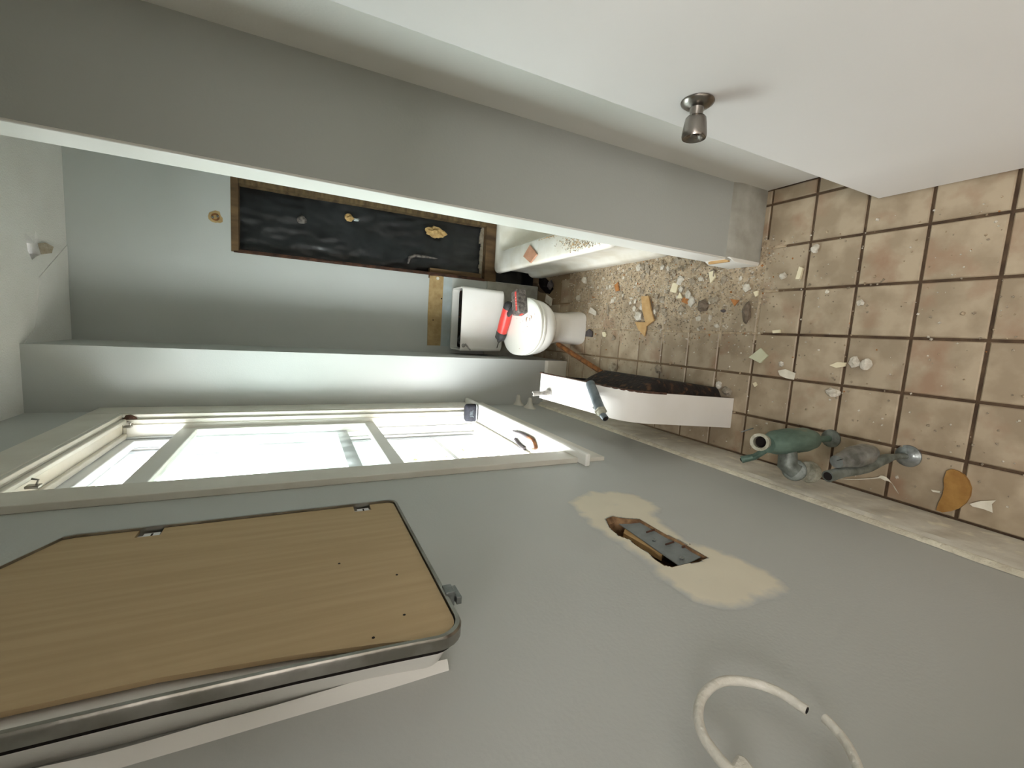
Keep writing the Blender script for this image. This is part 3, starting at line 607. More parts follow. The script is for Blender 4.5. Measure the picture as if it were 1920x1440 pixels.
# crumbs on the lid
cr = MB(); random.seed(21)
for x, y, s in [(988, 596, 2.2), (993, 598, 1.5), (986, 601, 1.5), (990, 592, 1.2), (996, 594, 1.6), (969, 598, 1), (981, 601, 1), (989, 611, 1.2), (981, 622, .8), (974, 653, 1.1), (960, 580, .8), (1002, 590, 1), (975, 605, .8)]:
    p = on(x, y, 2, .438); r = .0022*s
    for j in range(3 if s > 1.4 else 1):
        q = p+Vector((random.uniform(-1, 1)*r*2, random.uniform(-1, 1)*r*2, 0)); cr.add([q+Vector(v)*r for v in [(-1, -1, 0), (1, -.6, 0), (.2, 1, 0), (0, 0, 1.2)]], [(0, 1, 2), (0, 1, 3), (1, 2, 3), (2, 0, 3)])
o = tag(obj('crumbs_on_lid', cr, m_orange), 'tan crumbs of plaster scattered on the toilet lid', 'crumbs'); o['kind'] = 'stuff'
# ------------------------------------------------------------------ cordless drill on the lid
zz = .470
A = on(955, 571, 2, zz); Bp = on(948, 597, 2, zz); Cc = on(941, 622, 2, zz); Dd = on(937, 634, 2, zz); Ee = on(933, 648, 2, zz)
ax = (Dd-A).normalized(); side = Vector((0, 0, 1)).cross(ax).normalized()
dr_ = thing('cordless_drill', Vector((Bp.x, Bp.y, .4375)), 'red and black cordless drill lying on the toilet lid', 'drill')
def ov(p, a, b, n=16):
    a *= 1.42; b *= 1.15
    return [p+side*(a*math.cos(t))+Vector((0, 0, b*math.sin(t))) for t in [k*2*math.pi/n for k in range(n)]]
obj('motor_housing', MB().loft([ov(A-ax*.012, .016, .020), ov(A, .023, .028), ov(A+ax*.03, .025, .030)]), m_black, dr_, smooth=50)
obj('housing', MB().loft([ov(A+ax*.030, .0255, .0305), ov(Bp-ax*.01, .027, .031), ov(Bp+ax*.03, .030, .031), ov(Cc, .027, .029)]), m_red, dr_, smooth=50)
obj('clutch_ring', MB().loft([ov(Cc, .026, .026), ov(Cc+ax*.012, .033, .029), ov(Dd, .030, .028), ov(Dd+ax*.004, .018, .018)]), m_black, dr_, smooth=50)
obj('chuck', MB().lathe(Dd, ax, [(0, .015), (.02, .015), (.03, .010), (.034, .005)], 16), m_clear, dr_)
obj('bit', MB().lathe(Dd+ax*.03, ax, [(0, .0035), (.045, .0035), (.05, .001)], 8), m_clear, dr_)
hdl = on(962, 583, 2, zz)
bt0, bt1 = on(972, 552, 2, zz), on(974, 584, 2, zz)
H0 = Bp-ax*.012; H1 = (bt0+bt1)/2; hx = (H1-H0).normalized(); hw = hx.cross(Vector((0, 0, 1))).normalized()
obj('handle', MB().loft([[p+hw*(w*math.cos(t))+Vector((0, 0, .017*math.sin(t))) for t in [k*2*math.pi/14 for k in range(14)]] for p, w in ((H0, .020), (H0.lerp(H1, .4), .017), (H0.lerp(H1, .8), .019))]), m_black, dr_, smooth=50)
bu = (bt1-bt0).normalized(); bv = Vector((0, 0, 1)).cross(bu).normalized(); bl = (bt1-bt0).length*1.22
if bv.y > 0: bv = -bv
def obb(c, u, v, w, a, b, d):
    vs = [c+u*(sx*a)+v*(sy*b)+w*(sz*d) for sx in (-1, 1) for sy in (-1, 1) for sz in (-1, 1)]
    return MB().add(vs, [(0, 1, 3, 2), (4, 6, 7, 5), (0, 4, 5, 1), (2, 3, 7, 6), (0, 2, 6, 4), (1, 5, 7, 3)])
zu = Vector((0, 0, 1)); bc = (bt0+bt1)/2+bv*.006
bat = obj('battery', obb(bc+zu*.0, bu, bv, zu, bl*.56, .042, .034), m_dusty, dr_, bevel=.008)
obj('label_band', obb(bc+zu*.0344+bv*.022, bu, bv, zu, bl*.44, .010, .0006), m_red, bat)
for k in range(4): obj('lettering', obb(bc+zu*.0352+bv*.022+bu*(bl*.22-k*bl*.13), bu, bv, zu, .0022, .0035, .0003), m_paper, bat)
obj('release_button', obb(bc+zu*-.008+bu*bl*.56, bu, bv, zu, .004, .018, .008), m_red, bat, bevel=.003)
for w_, t_ in ((.2, .008), (.55, .006)): obj('screw', MB().lathe(A.lerp(Cc, w_+.25)+zu*.030-side*.004, zu, [(-.002, t_*.6), (.0015, t_*.5)], 10), m_black, dr_)
obj('vent_slots', obb(Bp.lerp(Cc, .75)+zu*.0295, ax, side, zu, .006, .009, .001), m_black, dr_); obj('direction_switch', obb(Bp+side*-.012+zu*.0285, ax, side, zu, .012, .007, .002), m_black, dr_, bevel=.001)
# ------------------------------------------------------------------ bathtub
tb = thing('bathtub', (.8, 2.38, 0), 'white enamel bathtub with a stepped apron beside the toilet', 'bathtub')
X0, X1, Y0, Y1 = .435, 1.17, 1.70, 3.09
def tring(d, z, r=.055, x0=X0, x1=X1, y0=Y0, y1=Y1, n=7):
    cx, cy = (x0+x1)/2, (y0+y1)/2; return rrect(cx, cy, (x1-x0)/2-d, (y1-y0)/2-d, max(r-d, .02), z, n)
tm = MB(); tm.loft([tring(0, 0), tring(-.004, .05), tring(-.004, .075), tring(.004, .095), tring(.024, .112), tring(.027, .20), tring(.024, .31), tring(.006, .330), tring(-.002, .352), tring(-.001, .372), tring(.006, .381), tring(.02, .383),
   tring(0, .381, .10, .575, 1.05, 1.86, 3.03), tring(.010, .372, .10, .575, 1.05, 1.86, 3.03), tring(.03, .22, .10, .575, 1.05, 1.88, 2.99), tring(.07, .09, .12, .575, 1.05, 1.92, 2.93), tring(.12, .07, .10, .575, 1.05, 1.92, 2.93)])
obj('shell', tm, m_tub, tb, smooth=50)
q = [on(x, y, 2, .395) for x, y in [(993, 460), (1006, 477), (999, 494), (986, 482)]]
q = [Vector((p.x, p.y, .386+(.0 if i < 2 else .02))) for i, p in enumerate(q)]
tag(obj('tile_shard', MB().prism(q, (.003, .004, .007)), m_terra), 'pink terracotta tile piece lying on the bathtub rim', 'tile shard')
# ------------------------------------------------------------------ sink stood on its side
sk = thing('sink', (-.27, 1.5, 0), 'white cast iron wall sink stood on edge, rusty brown underneath', 'sink')
def XRr(y, z): return -.222+.04*(z/.7)+.018*(y-1.26)
def XLl(y, z): return -.352+.052*(z/.7)+.020*(y-1.26)
pf = [(1.262, 0), (1.262, .40), (1.262, .475), (1.266, .515), (1.276, .548), (1.292, .574), (1.315, .592), (1.345, .604), (1.40, .617), (1.50, .637), (1.62, .662), (1.745, .688), (1.757, .684), (1.760, .670)]
inn = [(1.745, .665), (1.62, .642), (1.50, .619), (1.40, .600), (1.35, .588), (1.318, .574), (1.299, .557), (1.288, .53), (1.281, .49), (1.280, .40), (1.280, 0)]
def strip(xa, xb, shell): return None
sm = MB(); O = pf; I = [(1.280, 0), (1.280, .40), (1.281, .47), (1.285, .507), (1.293, .536), (1.306, .558), (1.325, .574), (1.352, .586), (1.405, .599), (1.505, .619), (1.62, .642), (1.735, .667), (1.740, .664), (1.742, .655)]
n = len(O)
vs = [Vector((XRr(y, z), y, z)) for y, z in O]+[Vector((XRr(y, z), y, z)) for y, z in I]+[Vector((XLl(y, z), y, z)) for y, z in O]+[Vector((XLl(y, z), y, z)) for y, z in I]
fs = []; mi = []
for i in range(n-1):
    fs.append((i, i+1, 2*n+i+1, 2*n+i)); mi.append(0)
    fs.append((i, i+1, n+i+1, n+i)); mi.append(1)
    fs.append((n+i, n+i+1, 3*n+i+1, 3*n+i)); mi.append(1)
    fs.append((2*n+i, 2*n+i+1, 3*n+i+1, 3*n+i)); mi.append(0)
fs.append((n-1, 2*n-1, 4*n-1, 3*n-1)); mi.append(0); fs.append((0, n, 3*n, 2*n)); mi.append(1)
sm.add(vs, fs); sm.mi = mi
obj('enamelled_shell', sm, [m_porc, m_edge], sk, smooth=50)
# back panel (the basin side faces the wall) and dark underside
def poly(pts2, x): return [Vector((x if not callable(x) else x(y, z), y, z)) for y, z in pts2]
obj('basin_face', MB().loft([poly([(1.272, 0.001), (1.272, .50), (1.315, .58), (1.5, .625), (1.752, .675), (1.752, 0.001)], lambda y, z: XLl(y, z)-.002), poly([(1.272, 0.001), (1.272, .50), (1.315, .58), (1.5, .625), (1.752, .675), (1.752, 0.001)], lambda y, z: XLl(y, z)+.016)]), m_porc, sk)
obj('far_rim', MB().loft([poly([(1.742, 0), (1.742, .67), (1.760, .67), (1.760, 0)], XLl), poly([(1.742, 0), (1.742, .67), (1.760, .67), (1.760, 0)], lambda y, z: XRr(y, z)-.01)]), m_rust, sk)
obj('rusty_edge', MB().tube(smoothpath([Vector((XRr(y, z)-.001, y+.003, z-.004)) for y, z in pf[1:]], 3), .0048, 8), m_edge, sk)
hull = MB()
def rr(x, y0, y1, z0, z1, r=.05, n=5):
    return [Vector((x, p.x, p.y)) for p in rrect((y0+y1)/2, (z0+z1)/2, (y1-y0)/2, (z1-z0)/2, r, 0, n)]
def rq(dx, y0, y1, z0, z1, r): return [Vector((p.x-.036*max(0, (.40-p.z))/.36+dx, p.y, p.z)) for p in rr(-.147, y0, y1, z0, z1, r)]
hull.loft([rr(-.30, 1.285, 1.74, .01, .56, .06), rr(-.232, 1.29, 1.73, .012, .53, .04), rq(-.03, 1.30, 1.71, .014, .45, .04), rq(-.008, 1.315, 1.695, .018, .405, .03), rq(0, 1.33, 1.68, .025, .39, .02)])
obj('basin_underside', hull, m_rust, sk, smooth=50)
vfl = on(1018, 731, 2, .652); vfl = Vector((vfl.x, 1.69, .677))
vn = Vector((0, -.2, .98)).normalized()
vv = obj('valve_flange', MB().lathe(vfl, vn, [(0, .021), (.003, .021), (.006, .015), (.012, .012), (.014, .013), (.022, .011), (.03, .010)], 22), m_scale, sk)
obj('valve_stem', MB().tube([vfl+vn*.025, vfl+vn*.060], [.0085, .0085], 14), m_scale, sk); e = vfl+vn*.055
obj('valve_outlet', MB().tube([e, e+Vector((-.002, .004, .02)), e+Vector((-.004, .006, .030))], [.0105, .011, .0105], 14), m_scale, sk); obj('stem_bore', MB().lathe(e+Vector((-.004, .006, .0302)), (-.1, .1, 1), [(0, .007), (.0004, .007)], 12), m_dark, sk)
s0 = Vector((-.185, 1.45, .628)); s1 = on(1126, 770, 2, .665); s2 = on(1128, 792, 2, .672)
ds = (s1-s0).normalized()
ft = obj('faucet_tube', MB().tube([s0, s1], [.0185, .0195], 18), m_galv, sk)
obj('hex_nut', MB().lathe(s1-ds*.004, ds, [(0, .020), (.004, .024), (.010, .024), (.012, .019)], 6), m_mesh, ft); obj('brass_neck', MB().lathe(s1+ds*.008, ds, [(0, .018), (.012, .015), (.018, .013)], 16), m_mesh, ft)
s3 = s1+ds*.018; s4 = s3+(ds+Vector((0, -.35, -.15))).normalized()*.03
obj('tube_end', MB().tube([s3-ds*.008, s3, s4], [.012, .0125, .0125], 14), m_galv, ft); obj('tube_bore', MB().lathe(s4, (s4-s3), [(0.0002, .0095), (.0006, .0095)], 12), m_dark, ft)
obj('side_lug', MB().tube([s1-ds*.02+Vector((0, .012, .008)), s1-ds*.008+Vector((0, .026, .014))], .005, 8), m_steel, ft)
# ------------------------------------------------------------------ pipes rising from the floor by the left wall
dp = thing('drain_pipe', on(1560, 822, 2, 0), 'green corroded brass drain pipe standing in the floor, open at top', 'pipe')
f0 = on(1558, 822, 2, .0); D0 = Vector((f0.x, f0.y, .0))
obj('floor_flange', MB().lathe(D0, zu, [(0, .032), (.004, .031), (.010, .020), (.014, .012)], 24), m_pipe, dp)
obj('lower_pipe', MB().tube([D0, D0+Vector((0, 0, .12))], .011, 14), m_verd, dp)
t0 = on(1520, 822, 1, D0.y+.002); t1 = on(1438, 822, 1, D0.y+.005)
obj('trap_body', MB().tube([Vector((D0.x, D0.y, .09)), Vector((D0.x+.002, D0.y, .115)), Vector((D0.x+.004, D0.y, .16)), Vector((D0.x+.004, D0.y, .25)), Vector((D0.x+.002, D0.y+.002, .31)), Vector((D0.x-.002, D0.y+.004, .345))], [.014, .032, .041, .042, .039, .028], 22), m_verd, dp, smooth=70)
c0 = on(1424, 829, 1, D0.y-.004); cd_ = (CAM-c0).normalized(); cd_ = (cd_+Vector((0, 0, .5))).normalized()
mo = MB(); mo.lathe(c0-cd_*.05, cd_, [(0, .024), (.03, .026), (.046, .0275), (.050, .0275), (.050, .0185), (.02, .018)], 26, cap=False)
obj('open_collar', mo, m_mesh, dp); obj('collar_bore', MB().lathe(c0-cd_*.032, cd_, [(0, .0182), (.0005, .0182)], 18), m_dark, dp)
g0 = on(1463, 862, 1, D0.y); g1 = on(1490, 882, 1, D0.y-.03)
obj('elbow', MB().tube([Vector((D0.x-.01, D0.y, g0.z-.03)), g0.lerp(g1, .5), g1], [.026, .030, .031], 18), m_pipe, dp, smooth=70)
ec = on(1489, 881, 1, D0.y-.035); obj('end_cap', MB().lathe(ec, (CAM-ec), [(-.035, .034), (-.004, .0355), (.0, .034), (.002, .030)], 26), m_pipe, dp)
n0 = on(1512, 885, 1, D0.y-.035); n1_ = on(1550, 886, 1, D0.y-.05)
dn = (n1_-n0).normalized(); obj('coupling_nut', MB().lathe(n0, dn, [(0, .033), (.006, .036), (.014, .034), (.018, .036), (.028, .032), (.036, .022)], 22), m_mesh, dp, smooth=50)
sc0 = on(1390, 862, 1, D0.y+.12); sc1 = on(1408, 857, 1, D0.y+.09); obj('side_outlet', MB().tube([D0+Vector((.0, 0, .30)), sc1+Vector((0, 0, -.02)), sc0], [.009, .011, .0125], 12), m_verd, dp); obj('outlet_bore', MB().lathe(sc0, (sc0-sc1), [(0.0, .007), (.0008, .007)], 12), m_dark, dp)
q0 = on(1412, 803, 1, D0.y); q1 = on(1390, 810, 1, D0.y+.04); obj('wire', MB().tube([q0, q1], .0022, 6), m_steel, dp)
vp = thing('shutoff_valve', on(1703, 855, 2, 0), 'dull chrome shutoff valve on a bent pipe, nearer the camera than the drain', 'valve')
V0 = on(1703, 855, 2, 0)
obj('floor_flange', MB().lathe(V0, zu, [(0, .034), (.004, .033), (.012, .021), (.016, .013)], 24), m_steel, vp)
v1 = on(1655, 862, 1, V0.y+.012); v2 = on(1622, 878, 1, V0.y+.02); v3 = on(1580, 885, 1, V0.y+.025); v4 = on(1552, 893, 1, V0.y+.03)
obj('bent_pipe', MB().tube(smoothpath([V0+Vector((0, 0, .004)), on(1680, 856, 1, V0.y+.004), v1, v2, v3], 5), [.0085]*6+[.0095, .011, .013]+[.015]*12, 12), m_pipe, vp)
b0_ = on(1568, 866, 1, V0.y+.03); b1_ = on(1600, 858, 1, V0.y+.03); b2_ = on(1634, 848, 1, V0.y+.02)
db = (b2_-b0_).normalized(); lb = (b2_-b0_).length
obj('valve_body', MB().lathe(b0_, db, [(0, .018), (lb*.25, .024), (lb*.5, .032), (lb*.8, .031), (lb*1.0, .022), (lb*1.1, .010)], 20), m_steel, vp, smooth=60)
obj('valve_outlet', MB().tube([v3, v4], [.015, .0165], 14), m_pipe, vp); obj('outlet_bore', MB().lathe(v4, (v4-v3), [(0, .012), (.0008, .012)], 12), m_dark, vp)
obj('handle_slot', obb(on(1575, 862, 1, V0.y-.0), db, zu, db.cross(zu), .010, .004, .005), m_dark, vp)
# ------------------------------------------------------------------ paper holder posts on the left wall
hp_ = thing('paper_holder', on(1000, 760, 0, XL), 'white ceramic paper holder with two posts below the window stool', 'paper holder')
for (x, y, hole_) in [(974, 747, True), (996, 753, False)]:
    tip = on(x-5 if hole_ else x-3, y-5, 0, XL+.065); bs = on(x+2, y+12, 0, XL)
    tip = Vector((XL+.062, bs.y+.02, bs.z+.005)); tip = on(x-2, y-4, 0, XL+.055)
    bs = Vector((XL, tip.y, tip.z))
    dv = Vector((1, 0, 0)); up_ = zu; yv = Vector((0, 1, 0))
    rings = [[bs+dv*t+yv*(wy*math.cos(a))+zu*(wz*math.sin(a)) for a in [k*2*math.pi/12 for k in range(12)]] for t, wy, wz in ((0, .060, .034), (.006, .050, .028), (.020, .032, .018), (.040, .021, .014), (.055, .019, .013), (.066, .010, .008))]
    po = obj('post', MB().loft(rings), m_trim, hp_, smooth=60)
    if hole_: obj('socket', MB().lathe(bs+dv*.048-yv*.0152, (0, -1, 0), [(0, .004), (.0008, .004)], 10), m_dark, po)
# ------------------------------------------------------------------ things on the window stool
sk0 = on(896, 779, 2, WZ0); spk = thing('bluetooth_speaker', (XL-.015, 2.385, WZ0), 'small dark grey rounded speaker at the far end of the window stool', 'speaker')
sx, sy = XL-.006, 2.385
body = MB(); body.loft([rrect(sx, sy, .042, .016, .014, WZ0+.001), rrect(sx, sy, .051, .026, .020, WZ0+.007), rrect(sx, sy, .053, .028, .022, WZ0+.036), rrect(sx, sy, .051, .027, .021, WZ0+.068), rrect(sx, sy, .041, .018, .015, WZ0+.076)])
sbd = obj('body', body, M('charcoal_speaker_mesh', (48, 48, 56), (36, 36, 42), 90, .8, .2, 200), spk, smooth=50)
obj('rim_band', MB().loft([rrect(sx, sy, .0523, .0273, .021, WZ0+.010), rrect(sx, sy, .0535, .0285, .022, WZ0+.012), rrect(sx, sy, .0535, .0285, .022, WZ0+.016)], cap=False), m_vinyl, sbd)
tc = bpy.data.curves.new('lettering', 'FONT'); tc.body = 'JBL'; tc.size = .026; tc.extrude = .0004; tc.align_x = 'CENTER'; tc.align_y = 'CENTER'
to_ = bpy.data.objects.new('tmp_text', tc); COL.objects.link(to_); dg = bpy.context.evaluated_depsgraph_get(); me = bpy.data.meshes.new_from_object(to_.evaluated_get(dg)); bpy.data.objects.remove(to_)
me.materials.append(m_galv); lt = bpy.data.objects.new('lettering', me); COL.objects.link(lt); lt.parent = sbd; lt.matrix_local = Matrix.Translation(Vector((sx, sy-.0287, WZ0+.044))-ORG[sbd.name])@Matrix.Rotation(math.radians(90), 4, 'X')@Matrix.Scale(1.25, 4, (1, 0, 0))
pz = WZ0+.008
pl = thing('pliers', on(985, 830, 2, WZ0), 'open pliers with tan and grey handles lying on the window stool', 'pliers')
def onz(x, y, z=pz): return on(x, y, 2, z)
obj('handle', MB().tube(smoothpath([onz(1005, 842), onz(1000, 826), onz(990, 819)], 4), [.008]*9, 10), m_wood, pl); obj('handle', MB().tube(smoothpath([onz(966, 823), onz(974, 834), onz(984, 842)], 4), [.008]*9, 10), m_slate, pl)
obj('jaw', MB().tube([onz(990, 819), onz(976, 812), onz(962, 808)], [.009, .007, .004], 10), m_slate, pl); obj('pivot', MB().lathe(onz(1001, 844, WZ0+.001), zu, [(0, .012), (.014, .011), (.016, .006)], 14), m_paper, pl)
# ------------------------------------------------------------------ rubble on the floor
def shard(px, z, t, mat, name, label, cat, tilt=0., group=None, rz=0.):
    q = [on(x, y, 2, z) for x, y in px]; c = sum(q, Vector())/len(q)
    q = [Vector((p.x, p.y, z+max(0, (p.y-c.y)*tilt+abs(tilt)*.012))) for p in q]
    return tag(obj(name, MB().prism(q, (0, 0, t)), mat, smooth=20), label, cat, group)
shard([(1206, 556), (1218, 555), (1222, 578), (1228, 601), (1214, 612), (1211, 598), (1207, 580)], .012, .008, m_tan, 'tile_shard', 'long ochre tile strip in the middle of the rubble', 'tile shard', .1)
shard([(1192, 604), (1214, 604), (1213, 616), (1210, 631), (1198, 618)], .006, .006, m_tan, 'tile_shard', 'ochre tile piece with a point, touching the long ochre strip', 'tile shard')
shard([(1265, 531), (1274, 531), (1269, 550), (1260, 547)], .018, .007, m_cream, 'tile_shard', 'cream rectangular tile piece on the rubble heap', 'tile shard', .25)
shard([(1277, 548), (1281, 559), (1272, 560)], .012, .006, m_cream, 'tile_shard', 'small cream triangular tile piece beside the cream rectangle', 'tile shard', .2)
shard([(1334, 511), (1342, 508), (1344, 519), (1336, 532)], .016, .008, m_cream, 'tile_shard', 'cream tile piece tipped up near the partition base', 'tile shard', .4)
shard([(1281, 559), (1292, 556), (1291, 571), (1279, 566)], .008, .005, m_orange, 'wood_chip', 'flat orange brown chip below the cream tile triangle', 'chip')
shard([(1373, 561), (1387, 563), (1379, 574)], .010, .004, m_orange, 'wood_chip', 'orange brown triangular chip left of the long dark stone', 'chip', .3)
shard([(1153, 535), (1160, 529), (1162, 545), (1156, 547)], .006, .006, m_orange, 'wood_chip', 'small orange brown chip near the bathtub apron', 'chip')
shard([(1416, 548), (1424, 545), (1423, 554), (1419, 557)], .008, .006, m_cream, 'tile_shard', 'small cream tile piece on the grout crossing near the partition', 'tile shard', .3)
shard([(1100, 622), (1106, 617), (1112, 622), (1111, 632), (1099, 631)], .005, .008, m_slate, 'slate_shard', 'dark grey shard against the toilet foot', 'shard')
shard([(1130, 623), (1135, 622), (1138, 627), (1136, 632), (1131, 631)], .005, .005, m_cream, 'tile_shard', 'tiny cream tile piece just beyond the dark grey shard', 'tile shard')
shard([(1111, 576), (1119, 584), (1118, 592), (1108, 586)], .006, .006, m_stonew, 'tile_shard', 'pale grey tile piece to the right of the toilet foot', 'tile shard', .3)
shard([(1028, 552), (1036, 560), (1034, 574), (1026, 566)], .012, .006, m_stonew, 'tile_shard', 'pale grey tile piece beside the dark floor hole', 'tile shard', .3)
shard([(1501, 500), (1508, 503), (1502, 524), (1494, 524)], .004, .010, m_cream, 'tile_shard', 'slim cream tile sliver crossing a grout line', 'tile shard')
shard([(1450, 620), (1465, 618), (1465, 624), (1451, 625)], .003, .008, m_cream, 'tile_shard', 'small cream bar of tile on the open floor', 'tile shard')
shard([(1406, 670), (1428, 653), (1442, 667), (1427, 681)], .002, .008, m_mint, 'tile_shard', 'pale green cream square tile piece lying like a diamond', 'tile shard')
shard([(1557, 685), (1572, 679), (1588, 680), (1586, 687), (1570, 690)], .003, .007, m_cream, 'tile_shard', 'long pale flat tile sliver by two grey lumps', 'tile shard')
shard([(1778, 882), (1787, 879), (1799, 883), (1810, 890), (1818, 901), (1823, 915), (1821, 930), (1813, 943), (1800, 953), (1785, 958), (1770, 960), (1758, 956), (1762, 943), (1770, 928), (1773, 912), (1772, 898)], .001, .010, m_ochre, 'foam_fragment', 'ochre yellow half round piece by the left baseboard', 'fragment')
shard([(1821, 944), (1840, 939), (1868, 938), (1860, 945), (1862, 961), (1845, 954), (1826, 949)], .002, .003, m_paper, 'paint_flake', 'white torn paint flake beside the ochre half round', 'paint flake', .2)
shard([(1746, 918), (1764, 921), (1762, 924), (1750, 922)], .002, .003, m_paper, 'paint_flake', 'narrow pale paint flake touching the ochre half round', 'paint flake')
shard([(1461, 695), (1474, 692), (1492, 700), (1489, 712), (1474, 709), (1464, 704)], .003, .002, m_paper, 'paint_flake', 'thin curled pale paint flake near the diamond tile piece', 'paint flake', .15)
shard([(1412, 719), (1418, 716), (1421, 722), (1416, 726)], .002, .004, m_cream, 'tile_shard', 'tiny yellowish chip between sink and paint flake', 'tile shard')
def rock(x, y, rpx, mat, label, cat='stone', name='mortar_lump', sq=(1, 1, .6), seed=0, group=None, rot=0):
    a = on(x, y, 2, 0); r = (on(x, y+rpx, 2, 0)-a).length
    o = lump(a+Vector((0, 0, r*sq[2]*.75)), r, mat, name, sq, seed, 2, .5); return tag(o, label, cat, group)
rock(1201, 593, 9, m_stonew, 'whitish mortar lump against the long ochre strip', seed=1)
rock(1309, 506, 9.5, m_stone, 'large grey brown lump beside the partition base', seed=2, sq=(1, 1.1, .7))
rock(1321, 573, 11, m_stoned, 'round dark grey stone in the rubble', seed=3, sq=(1, 1, .55))
rock(1403, 588, 13, m_stoned, 'long dark stone lying on the tiles past the heap', seed=4, sq=(1.75, .55, .5))
rock(1201, 502, 7, m_stonew, 'white lump at the foot of the bathtub', seed=5)
rock(1216, 502, 5, m_stonew, 'smaller white lump next to the white lump at the tub foot', seed=25)
rock(1098, 525, 6, m_stonew, 'white lump near the dark floor hole at the tub', seed=6)
rock(1388, 512, 7, m_stone, 'grey lump in front of the white partition end', seed=7)
rock(1530, 467, 8, m_stonew, 'white lump on the open tiles nearest the door', seed=8)
rock(1470, 518, 6.5, m_stonew, 'pale lump left of the slim cream sliver', seed=9)
rock(1552, 547, 3.5, m_paper, 'tiny white crumb on the open tiles', seed=10)
rock(1614, 568, 6, m_stonew, 'small white lump alone on a grout line', seed=11)
rock(1604, 679, 10, m_stonew, 'pale grey lump, left one of the pair by the flat sliver', seed=12, sq=(1, .9, .6))
rock(1626, 682, 10, m_stonew, 'pale grey lump, right one of the pair by the flat sliver', seed=13, sq=(1, .9, .6))
rock(1564, 736, 11, m_stonew, 'pale oblong lump on a dark grout crossing', seed=14, sq=(.8, 1.1, .6))
rock(1466, 683, 5, m_stonew, 'little pale lump near the diamond tile piece', seed=15)
rock(1237, 692, 8, m_stone, 'grey lump on the floor behind the sink', seed=16)
rock(1152, 690, 10, m_stone, 'brown lump between wooden stick and sink', seed=17, sq=(.8, 1.2, .5))
rock(1357, 583, 4, m_slate, 'small black chip left of the long dark stone', seed=18, sq=(.7, 1.3, .5))
rock(1365, 733, 9, m_stone, 'brown rubble lump against the foot of the sink', seed=19)
rock(1350, 722, 7, m_stonew, 'pale rubble lump by the sink foot', seed=20)
rock(1035, 535, 8, m_slate, 'dark lump at the edge of the floor hole', seed=22)
# dark hole in the floor behind the toilet
hh = [on(x, y, 2, .001) for x, y in [(1000, 518), (1022, 519), (1033, 530), (1040, 548), (1030, 556), (1008, 552), (998, 540), (994, 528)]]
# wooden stick, ribbon
w0_, w1_ = on(1046, 645, 2, .09), on(1128, 698, 2, .015)
tag(obj('wooden_stick', MB().tube([w0_, w0_.lerp(w1_, .35)+Vector((0, 0, .004)), w1_], [.017, .017, .015], 6), m_wood, smooth=20), 'rough orange brown wooden stick leaning from the toilet foot to the sink', 'stick')
rb = smoothpath([on(x, y, 2, z) for x, y, z in [(1566, 897, .03), (1595, 899, .02), (1626, 898, .012), (1655, 896, .012), (1670, 903, .008), (1682, 922, .003)]], 4)
rm_ = MB(); rm_.loft([[p+Vector((0, -.003, 0)), p+Vector((0, .004, 0)), p+Vector((0, .004, .0012)), p+Vector((0, -.003, .0012))] if i < 12 else [p+Vector((-.006, -.006, 0)), p+Vector((.006, .006, 0)), p+Vector((.006, .006, .0012)), p+Vector((-.006, -.006, .0012))] for i, p in enumerate(rb)])
tag(obj('paint_peeling', rm_, m_paper), 'long curved strip of peeled white paint under the shutoff valve', 'paint strip')
# individual rubble chunks
random.seed(31)
def dens(x, y):
    d = max(0, min(1, (x+.05)/.40))*max(0, min(1, (y-1.12)/.15))*max(0, min(1, (2.7-y)/.5))
    d += .9*math.exp(-(((x-.36)/.15)**2+((y-1.55)/.30)**2))
    return d
def mound(x, y):
    f = noise.noise(Vector((x*9, y*9, 0)))*.5+noise.noise(Vector((x*30, y*30, 4)))*.6+noise.noise(Vector((x*80, y*80, 7)))*.45
    d = dens(x, y); veil = .0*max(0, min(1, (y-1.5)/.5))*max(0, min(1, (x+.42)/.15))
    return -.0042+.006*max(d, veil)*(1.0+.7*f)+.016*max(0, d-.72)*(1+.9*f)+.0006*noise.noise(Vector((x*6, y*6, 20)))-.002*(d < .12)
n_ch = 0
while n_ch < 150:
    x = random.uniform(.0, .43); y = random.uniform(1.25, 2.55)
    if random.random() > dens(x, y)**2: continue
    if x > PX-.01 and y < PY1+.01: continue
    if y > 1.69 and x > .42: continue
    r = random.choice([random.uniform(.006, .013), random.uniform(.009, .021)]); s = random.randrange(100); fz = random.choice([.65, .35]); rg_ = random.choice([.55, .9])
    mt = random.choice([m_stone, m_stone, m_stonew, m_stone])
    o = lump((x, y, max(0, mound(x, y))+r*.3), r, mt, 'rubble_chunk', (1, random.uniform(.6, 1.2), fz), s, 1, rg_)
    tag(o, 'small rubble chunk in the heap between bathtub and partition', 'rubble', 'rubble chunks in the heap'); n_ch += 1
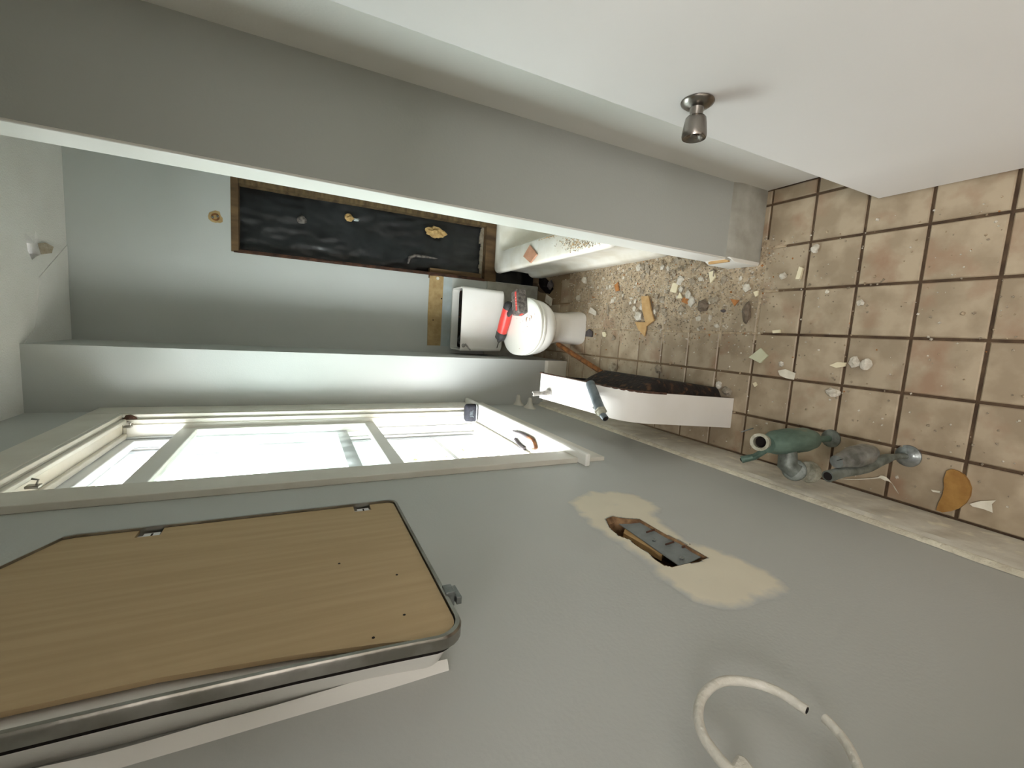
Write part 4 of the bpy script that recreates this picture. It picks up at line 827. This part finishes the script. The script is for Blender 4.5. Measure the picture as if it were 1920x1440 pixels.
# fine crumbs and dust as stuff
cr = MB(); random.seed(41); k = 0
mats3 = [m_stone, m_stonew, m_orange, m_dust]
while k < 5200:
    x = random.uniform(-.44, .45); y = random.uniform(.35, 2.95)
    p_ = .04+dens(x, y)*1.0
    if random.random() > p_: continue
    if (x > PX-.01 and y < PY1+.01 and y > PY0-.02) or (y > 1.69 and x > .435) or (x < XK and y > 2.59): continue
    r = random.uniform(.0014, .0048)*(1 if random.random() < .9 else 1.5); a = random.uniform(0, 6.28)
    q = Vector((x, y, max(.0005, mound(x, y)-.0005))); cr.cur = random.choice([0, 0, 1, 3, 3, 1, 2 if random.random() < .2 else 0])
    vs = [q+Vector((math.cos(a+t)*r*random.uniform(.7, 1.2), math.sin(a+t)*r*random.uniform(.7, 1.2), 0)) for t in (0, 1.6, 3.1, 4.7)]+[q+Vector((math.cos(a+t)*r*.5, math.sin(a+t)*r*.5, r*random.uniform(.7, 1.3))) for t in (0, 1.6, 3.1, 4.7)]
    cr.add(vs, [(0, 1, 5, 4), (1, 2, 6, 5), (2, 3, 7, 6), (3, 0, 4, 7), (4, 5, 6, 7)]); k += 1
o = tag(obj('rubble_crumbs', cr, mats3, smooth=5), 'fine crumbs of mortar strewn over the floor tiles', 'crumbs'); o['kind'] = 'stuff'
cr = MB(); random.seed(43)
for k in range(420):
    if k < 330: p = on(random.gauss(1085, 17), random.gauss(457, 6), 2, .384)
    else: p = on(random.gauss(1030, 8), random.gauss(441, 3), 2, .384)
    if p.x > .57 and k < 330: continue
    if p.x < .445: continue
    if k >= 330: p.x = min(max(p.x, .46), .57)
    r = random.uniform(.0015, .0045); a = random.uniform(0, 6.28); cr.cur = random.choice([0, 1, 1, 0])
    cr.add([p+Vector((math.cos(a+t)*r, math.sin(a+t)*r, 0)) for t in (0, 2, 4)]+[p+Vector((0, 0, r*1.1))], [(0, 1, 3), (1, 2, 3), (2, 0, 3)])
o = tag(obj('rim_crumbs', cr, [m_stone, m_foam], smooth=5), 'pile of tan crumbs on the bathtub rim', 'crumbs'); o['kind'] = 'stuff'
dm = MB(); nx, ny = 90, 200; vs = []; x0, x1, y0, y1 = -.43, .436, 1.0, 2.72
for j in range(ny+1):
    for i in range(nx+1):
        x = x0+(x1-x0)*i/nx; y = y0+(y1-y0)*j/ny; vs.append(Vector((x, y, mound(x, y))))
fs = []
for j in range(ny):
    for i in range(nx):
        q = [j*(nx+1)+i, j*(nx+1)+i+1, (j+1)*(nx+1)+i+1, (j+1)*(nx+1)+i]
        if max(vs[t].z for t in q) < -.0040: continue
        if vs[q[0]].x > PX-.012 and PY0-.02 < vs[q[0]].y < PY1: continue
        if vs[q[0]].x < XK and vs[q[0]].y > YC-.02: continue
        fs.append(q)
o = tag(obj('dust_layer', dm.add(vs, fs), m_dust, smooth=60), 'layer of pale mortar dust over the tiles by the bathtub', 'dust'); o['kind'] = 'stuff'
# remove numbering artefacts of helper names
for o in bpy.data.objects:
    if o.get('label') == 'x': del o['label']
